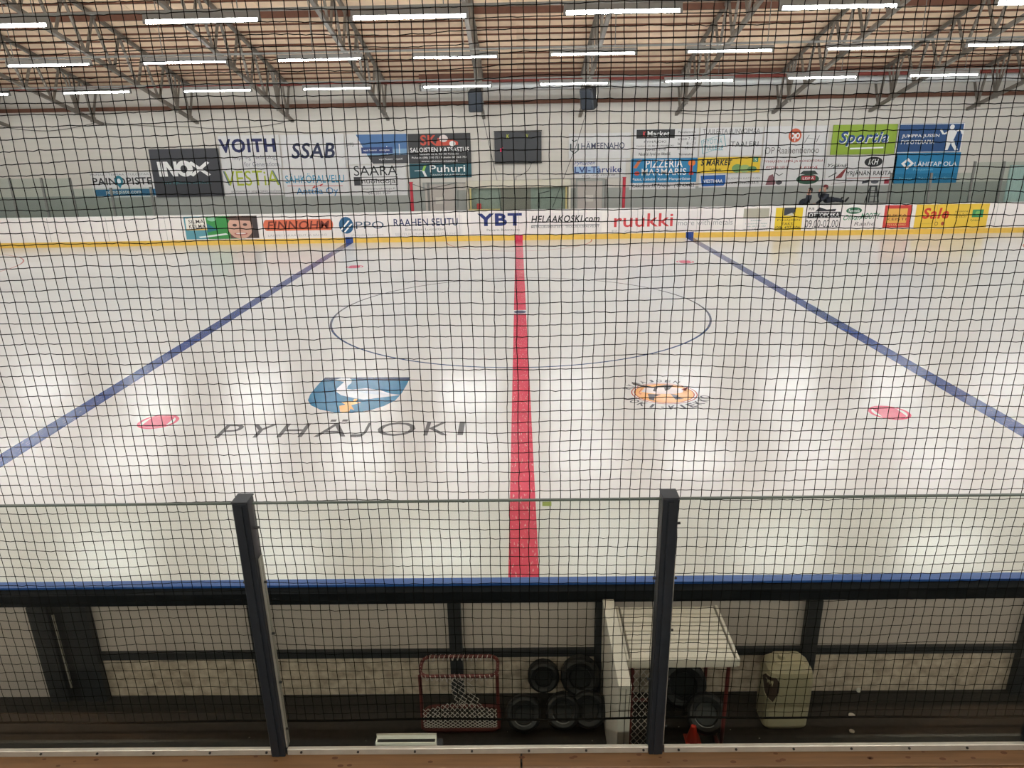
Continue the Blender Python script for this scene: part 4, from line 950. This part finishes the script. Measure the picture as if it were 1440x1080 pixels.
tyre_at(736, 990, YBk-.33, .115, .1, 'black tyre with grey edge, low at the left of the pile', 1.05, .1, True)
tyre_at(792, 990, YBk-.31, .115, .1, 'black tyre with grey edge, low in the middle of the pile', 1.05, -.1, True)
tyre_at(764, 950, YBk-.15, .105, .11, 'black tyre resting on top at the left of the pile', 1.25, 0)
tyre_at(816, 950, YBk-.16, .13, .12, 'large black tyre on top beside the white divider', 1.2, -.1)
tyre_at(828, 1000, YBk-.30, .12, .1, 'black tyre low beside the white divider', 1.1, -.2)
tyre_at(958, 960, YBk-.2, .16, .14, 'large black tyre under the slatted table', 1.25, .1)
tyre_at(992, 1010, YBk-.36, .13, .12, 'black tyre low under the slatted table', .9, -.2, True)

# orange cone
p = on_z(972, 1050, FL)
cn = thing('traffic_cone', 'small red-orange cone at the foot of the glass', 'cone', (on_y(972, 1040, -13.5).x, -13.53, FL))
MB().lathe([(.042, .008), (.04, .02), (.016, .118), (.012, .122)], n=20).build('cone_body', mat('cone_red', (206, 52, 34), .5, var=.04), cn)
MB().bbox(-.05, .05, -.05, .05, 0, .008, .002).build('cone_base', mat('cone_red', (0, 0, 0)), cn)

# cream plastic can with cut-out
cx_ = on_y(1100, 975, YBk-.24).x; hcan = on_y(1100, 922, YBk-.24).z-FL; wc = (on_y(1132, 960, YBk-.24).x-on_y(1068, 960, YBk-.24).x)/2
can = thing('plastic_canister', 'cream plastic canister with a cut-open corner, against the boards', 'canister', (cx_, YBk-.26, FL)); 
dc = .1; V = []; rings = [(0, .86), (.02, .97), (hcan*.3, 1), (hcan*.78, 1), (hcan*.9, .93), (hcan*.97, .7), (hcan, .62)]
for z, s in rings: V += [(x*s+(0), y*s, z) for x, y, _ in rrect(2*wc, 2*dc, 0, .045, 4)]
nr = 20; fs = []
for i in range(len(rings)-1):
    for k in range(nr):
        fs.append((i*nr+k, i*nr+(k+1) % nr, (i+1)*nr+(k+1) % nr, (i+1)*nr+k))
fs.append(tuple(range(nr-1, -1, -1))); fs.append(tuple(range((len(rings)-1)*nr, len(rings)*nr)))
MB().add(V, fs).build('can_body', M_cream, can)
def cs(q, z, off=.004):        # q runs round the left front corner of the canister
    R_ = .045; sc = float(np.interp(z/hcan, [.3, .78, .9, .97], [1, 1, .93, .7])); L1 = dc-R_; La = R_*math.pi/2
    if q < L1: p = (-wc-off, -q)
    elif q < L1+La: a = math.pi+(q-L1)/R_; p = (-wc+R_+(R_+off)*math.cos(a), -dc+R_+(R_+off)*math.sin(a))
    else: p = (-wc+R_+(q-L1-La), -dc-off)
    return (p[0]*sc, p[1]*sc, z)
def zlo(t): return hcan*float(np.interp(t, [0, .35, .8, 1], [.72, .58, .46, .62]))
def zhi(t): return hcan*float(np.interp(t, [0, .3, .8, 1], [.74, .84, .86, .78]))
v = []; ft = []
for k in range(15):
    t_ = k/14; q_ = .0+t_*.155
    v += [cs(q_, zlo(t_)), cs(q_, zhi(t_))]
op = MB().add(v, [(2*k, 2*k+2, 2*k+3, 2*k+1) for k in range(14)]); op.build('cut_opening', mat('can_inside', (58, 44, 36), .8, var=.15), can)
rm = MB().tube([v[2*k] for k in range(15)]+[v[2*k+1] for k in range(14, -1, -1)], .004, 6, closed=True); rm.build('cut_rim', M_cream, can)
MB().lathe([(.022, 0), (.022, .022), (.018, .026)], c=(-wc*.3, 0, hcan), n=16).build('screw_cap', M_cream, can)

# white lids
for (px, py, yy, r, vert, lb) in ((1198, 1006, 0, .021, False, 'white round lid, largest of three on the black floor'), (1198, 1028, 0, .016, False, 'white round lid nearest the aluminium sill'), (1207, 977, 1, .017, True, 'white round lid leaning at the foot of the boards')):
    if not vert:
        p = on_z(px, py, FL+.004)
        t = thing('plastic_disc', lb, 'disc', (p.x, p.y, FL), group='white lids behind the boards')
        Mx = None
    else:
        p = on_y(px, py, YBk-.03); t = thing('plastic_disc', lb, 'disc', (p.x, YBk-.022, max(p.z, FL+r)), group='white lids behind the boards'); Mx = Matrix.Rotation(math.radians(75), 4, 'X').to_3x3()
    MB().lathe([(r*.98, 0), (r, .003), (r, .006), (r*.85, .008)], n=20, M=Mx).build('body', M_wht, t)
    MB().lathe([(r*.5, .008), (r*.48, .0095)], n=16, M=Mx).build('raised_centre', M_wht, t)
# small paper scraps on the floor
sc = MB(); random.seed(9)
for k in range(26):
    x = random.uniform(-2.3, 2.4); y = random.uniform(-13.6, -13.2); r = random.uniform(.002, .005)
    sc.add([(x, y, FL+.001), (x+r*2, y+r*.4, FL+.001), (x+r*1.6, y+r*1.6, FL+.002), (x-r*.3, y+r, FL+.001)], [(0, 1, 2, 3)])
tag(sc.build('litter', mat('scrap', (150, 148, 140), .8)), 'scattered small pale scraps on the black floor', 'litter', kind='stuff')

# clear plastic tray on the sill behind the middle pane
px0, px1 = on_y(530, 1040, YG+.04).x, on_y(614, 1040, YG+.04).x
tr = thing('silver_tray', 'small shiny silver tray standing behind the middle pane', 'tray', ((px0+px1)/2, YG+.03, ZG0-.05)); L = (px1-px0)/2
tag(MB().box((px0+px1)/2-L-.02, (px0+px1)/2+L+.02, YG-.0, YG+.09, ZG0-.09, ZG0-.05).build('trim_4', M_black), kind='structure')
m = MB(); m.bbox(-L, L, -.02, -.016, 0, .06, .0015); m.bbox(-L, L, .012, .016, 0, .068, .0015); m.box(-L, L, -.016, .012, 0, .005); m.box(-L, -L+.004, -.016, .012, .005, .058); m.box(L-.004, L, -.016, .012, .005, .058)
MB().box(-L+.006, L-.006, -.0155, .0115, .0055, .048).build('dark_slot', M_black, tr)
m.build('tray_body', mat('tray_silver', (226, 227, 222), .3, 0, var=.12, scale=12, stretch=(1, 1, 4)), tr)
MB().tube([(-L, .014, .071), (L, .014, .071)], .004, 6).build('rolled_rim', M_alu, tr)

# ------------------------------------------------------------------ step ladder by the far wall
Yl = 15.6
def lp(x, y): return on_y(x, y, Yl)
a1, a2 = lp(1225, 262), lp(1232, 262); zf0 = -.05
ld = thing('step_ladder', 'narrow dark step ladder standing before the far wall', 'ladder', ((a1.x+a2.x)/2, Yl, zf0)); hl = a1.z-zf0
for s in (-1, 1):
    MB().bar((s*.12, -.0, hl), (s*.38, -.45, 0), .05, .03).build('front_rail', M_dark, ld); MB().bar((s*.12, .04, hl), (s*.34, .45, 0), .035, .025).build('rear_rail', M_dark, ld)
for k in range(7):
    f_ = .1+k*.13; MB().box(-(.12+.26*f_)+.02, (.12+.26*f_)-.02, -.45*f_-.05, -.45*f_+.03, hl*(1-f_)-.012, hl*(1-f_)+.012).build('step', M_dark, ld)
MB().bbox(-.15, .15, -.06, .1, hl-.02, hl+.03, .01).build('top_cap', M_dark, ld)

# ------------------------------------------------------------------ two people on the bench behind the far boards
YP = 14.0
bench = thing('team_bench', 'high grey bench platform behind the far boards at right', 'bench', (on_y(1160, 290, YP).x+.6, YP, -.05))
MB().box(-1.7, 2.2, -.3, .35, 1.17, 1.23).build('seat', M_grey, bench)
for x in (-1.6, -.3, .9, 2.1): MB().box(x-.04, x+.04, -.26, .3, 0, 1.17).build('leg', M_grey, bench)
M_cloth = mat('dark_cloth', (40, 44, 54), .85, var=.12, scale=12); M_skin = mat('skin', (196, 150, 130), .6, var=.03)
def skinmesh(name, joints, edges, m, parent, root=0, sub=2):
    me = bpy.data.meshes.new(name); me.from_pydata([j[0] for j in joints], edges, []); o = bpy.data.objects.new(name, me); C.objects.link(o); o.parent = parent
    o.modifiers.new('skin', 'SKIN').use_smooth_shade = True
    for i, j in enumerate(joints):
        r = j[1]; me.skin_vertices[0].data[i].radius = (r, r) if not isinstance(r, tuple) else r
    me.skin_vertices[0].data[root].use_root = True
    me.materials.append(m)
    s = o.modifiers.new('sub', 'SUBSURF'); s.levels = sub; s.render_levels = sub
    return o
def head(parent, c, facing, tilt, cap, hair=(40, 34, 32)):
    """facing: yaw of the face direction; built round c (head centre)"""
    h = bpy.data.objects.new('head', None); C.objects.link(h); h.parent = parent; h.location = c; h.rotation_euler = (tilt, 0, facing)
    m = MB(); n_ = 14; prof = [(-.125, .02, .035), (-.11, .045, .035), (-.08, .062, .02), (-.04, .074, .008), (0, .08, 0), (.04, .08, -.004), (.08, .068, -.006), (.105, .045, -.006), (.118, .01, -.006)]
    vs = []; fs = []
    for z, r, fy in prof:
        for k in range(n_):
            a = 2*math.pi*k/n_; x, y = r*math.cos(a)*.92, r*1.15*math.sin(a)
            y -= fy
            if z < -.05 and y > 0: y *= .6
            vs.append((x, y, z))
    for i in range(len(prof)-1):
        for k in range(n_): fs.append((i*n_+k, i*n_+(k+1) % n_, (i+1)*n_+(k+1) % n_, (i+1)*n_+k))
    fs += [tuple(range(n_-1, -1, -1)), tuple((len(prof)-1)*n_+k for k in range(n_))]
    m.add(vs, fs)
    m.add([(-.012, -.09, -.03), (.012, -.09, -.03), (0, -.118, -.028), (0, -.088, .02)], [(0, 2, 3), (2, 1, 3), (0, 1, 2)])
    for s in (-1, 1): m.box(s*.075-.008, s*.075+.008, -.01, .02, -.035, .03)
    m.build('face', M_skin, h, smooth=True)
    e = MB()
    for s in (-1, 1): e.box(s*.03-.012, s*.03+.012, -.094, -.086, .004, .014)
    e.box(-.022, .022, -.1, -.088, -.068, -.06); e.build('eyes_and_mouth', M_black, h)
    hm = mat('hair_dark', hair, .8, var=.1)
    if cap:
        MB().lathe([(.09, .02), (.094, .05), (.085, .09), (.055, .12), (.01, .132)], n=16, M=Matrix.Diagonal((.95, 1.15, 1))).build('cap', mat('cap_cloth', (110, 40, 46), .8), h)
        MB().box(-.06, .06, -.2, -.08, .03, .042).build('cap_peak', mat('cap_dark', (40, 36, 40), .8), h)
        MB().lathe([(.08, -.06), (.088, .0), (.088, .03)], c=(0, .018, 0), n=14).build('hair', hm, h)
    else:
        MB().lathe([(.078, -.07), (.09, -.02), (.094, .03), (.088, .08), (.06, .125), (.01, .138)], c=(0, .026, 0), n=14, M=Matrix.Diagonal((.98, 1.08, 1))).build('hair', hm, h)
    return h
def hand(parent, w_, dirv, m=M_skin):
    """palm and five fingers from wrist w_ along dirv"""
    w_ = Vector(w_); d = Vector(dirv).normalized(); side = d.cross(Vector((0, 1, 0.1))).normalized(); nrm = d.cross(side)
    J = [(w_, .024), (w_+d*.05, (.036, .018)), (w_+d*.085, (.038, .016))]; E_ = [(0, 1), (1, 2)]
    for k, L in ((-1.5, .055), (-.5, .07), (.5, .075), (1.5, .065)):
        b = w_+d*.085+side*k*.018; i = len(J); J += [(b, .009), (b+d*L*.5-nrm*.008, .0085), (b+d*L*.85-nrm*.025, .007)]; E_ += [(2, i), (i, i+1), (i+1, i+2)]
    b = w_+d*.03+side*.03; i = len(J); J += [(b, .011), (b+d*.025+side*.022, .0095), (b+d*.05+side*.03, .008)]; E_ += [(1, i), (i, i+1), (i+1, i+2)]
    return skinmesh('hand', J, E_, m, parent, 0, 1)
def person(label, ox, oz, pts, capped, facing, tilt, hc):
    t = thing('person', label, 'person', (ox, YP, oz))
    J = [(Vector(p), r) for p, r in pts['j']]
    skinmesh('body', J, pts['e'], M_cloth, t, 0, 2)
    skinmesh('neck', [(Vector(hc)+Vector((.0, .03, -.2)), .055), (Vector(hc)+Vector((0, .01, -.06)), .05)], [(0, 1)], M_skin, t, 0, 1)
    head(t, hc, facing, tilt, capped)
    for wv, dv in pts['h']: hand(t, wv, dv)
    s = pts['f']
    for a, b in s: skinmesh('shoe', [(Vector(a), .05), (Vector(a).lerp(Vector(b), .55), (.05, .042)), (Vector(b), (.042, .03))], [(0, 1), (1, 2)], M_black, t, 0, 1)
    return t
zseat = 1.2
q = on_y(1157, 289, YP); hp = on_y(1161, 264, YP); hz = hp.z-zseat; hx = hp.x-q.x; sh = hz-.24
J = [((0, 0, .14), .15), ((.03, 0, .3), .165), ((.06, 0, sh-.12), .18), ((.07, 0, sh+.01), .12),
     ((.04, -.19, sh-.06), .09), ((-.16, -.27, sh-.24), .068), ((-.3, -.2, sh-.04), .05), ((-.26, -.13, sh+.08), .036),
     ((.06, .19, sh-.06), .09), ((.0, .26, sh-.3), .065), ((-.2, .22, sh-.42), .05),
     ((.12, -.1, .14), .13), ((.52, -.12, .17), .09), ((.82, -.12, .07), .06),
     ((.1, .1, .14), .12), ((.42, .13, .2), .085), ((.7, .14, .07), .06)]
E2 = [(0, 1), (1, 2), (2, 3), (3, 4), (4, 5), (5, 6), (6, 7), (3, 8), (8, 9), (9, 10), (0, 11), (11, 12), (12, 13), (0, 14), (14, 15), (15, 16)]
person('person in dark clothes and dark red cap, legs stretched out to the side', q.x, zseat, dict(j=J, e=E2, h=[((-.26, -.13, sh+.08), (.35, .2, 1)), ((-.2, .22, sh-.42), (-1, 0, -.1))],
       f=[((.84, -.12, .06), (1.0, -.12, .26)), ((.72, .14, .06), (.86, .15, .25))]), True, math.radians(-72), -.1, (hx, 0, hz))
q = on_y(1135, 289, YP); hp = on_y(1139, 268.5, YP); hz = hp.z-zseat; hx = hp.x-q.x; sh = hz-.22
J = [((0, 0, .14), .14), ((.0, 0, .24), .15), ((.02, 0, sh-.1), .16), ((.04, 0, sh+.01), .1),
     ((.0, -.18, sh-.05), .08), ((-.2, -.24, sh-.24), .06), ((-.12, -.22, sh-.04), .045), ((-.07, -.14, sh+.06), .034),
     ((.05, .18, sh-.05), .08), ((.08, .24, sh-.28), .06), ((-.1, .2, sh-.34), .045),
     ((-.05, -.1, .13), .11), ((-.24, -.13, .12), .09), ((-.3, -.13, -.3), .058),
     ((-.05, .1, .13), .11), ((-.24, .1, .12), .09), ((-.28, .1, -.3), .058)]
person('dark-haired person in dark jacket, hand to the face, left of capped person', q.x, zseat, dict(j=J, e=E2, h=[((-.07, -.14, sh+.06), (.3, .3, 1)), ((-.1, .2, sh-.34), (-1, 0, 0))],
       f=[((-.3, -.13, -.36), (-.48, -.13, -.4)), ((-.28, .1, -.36), (-.46, .1, -.4))]), False, math.radians(-60), 0, (hx, 0, hz))
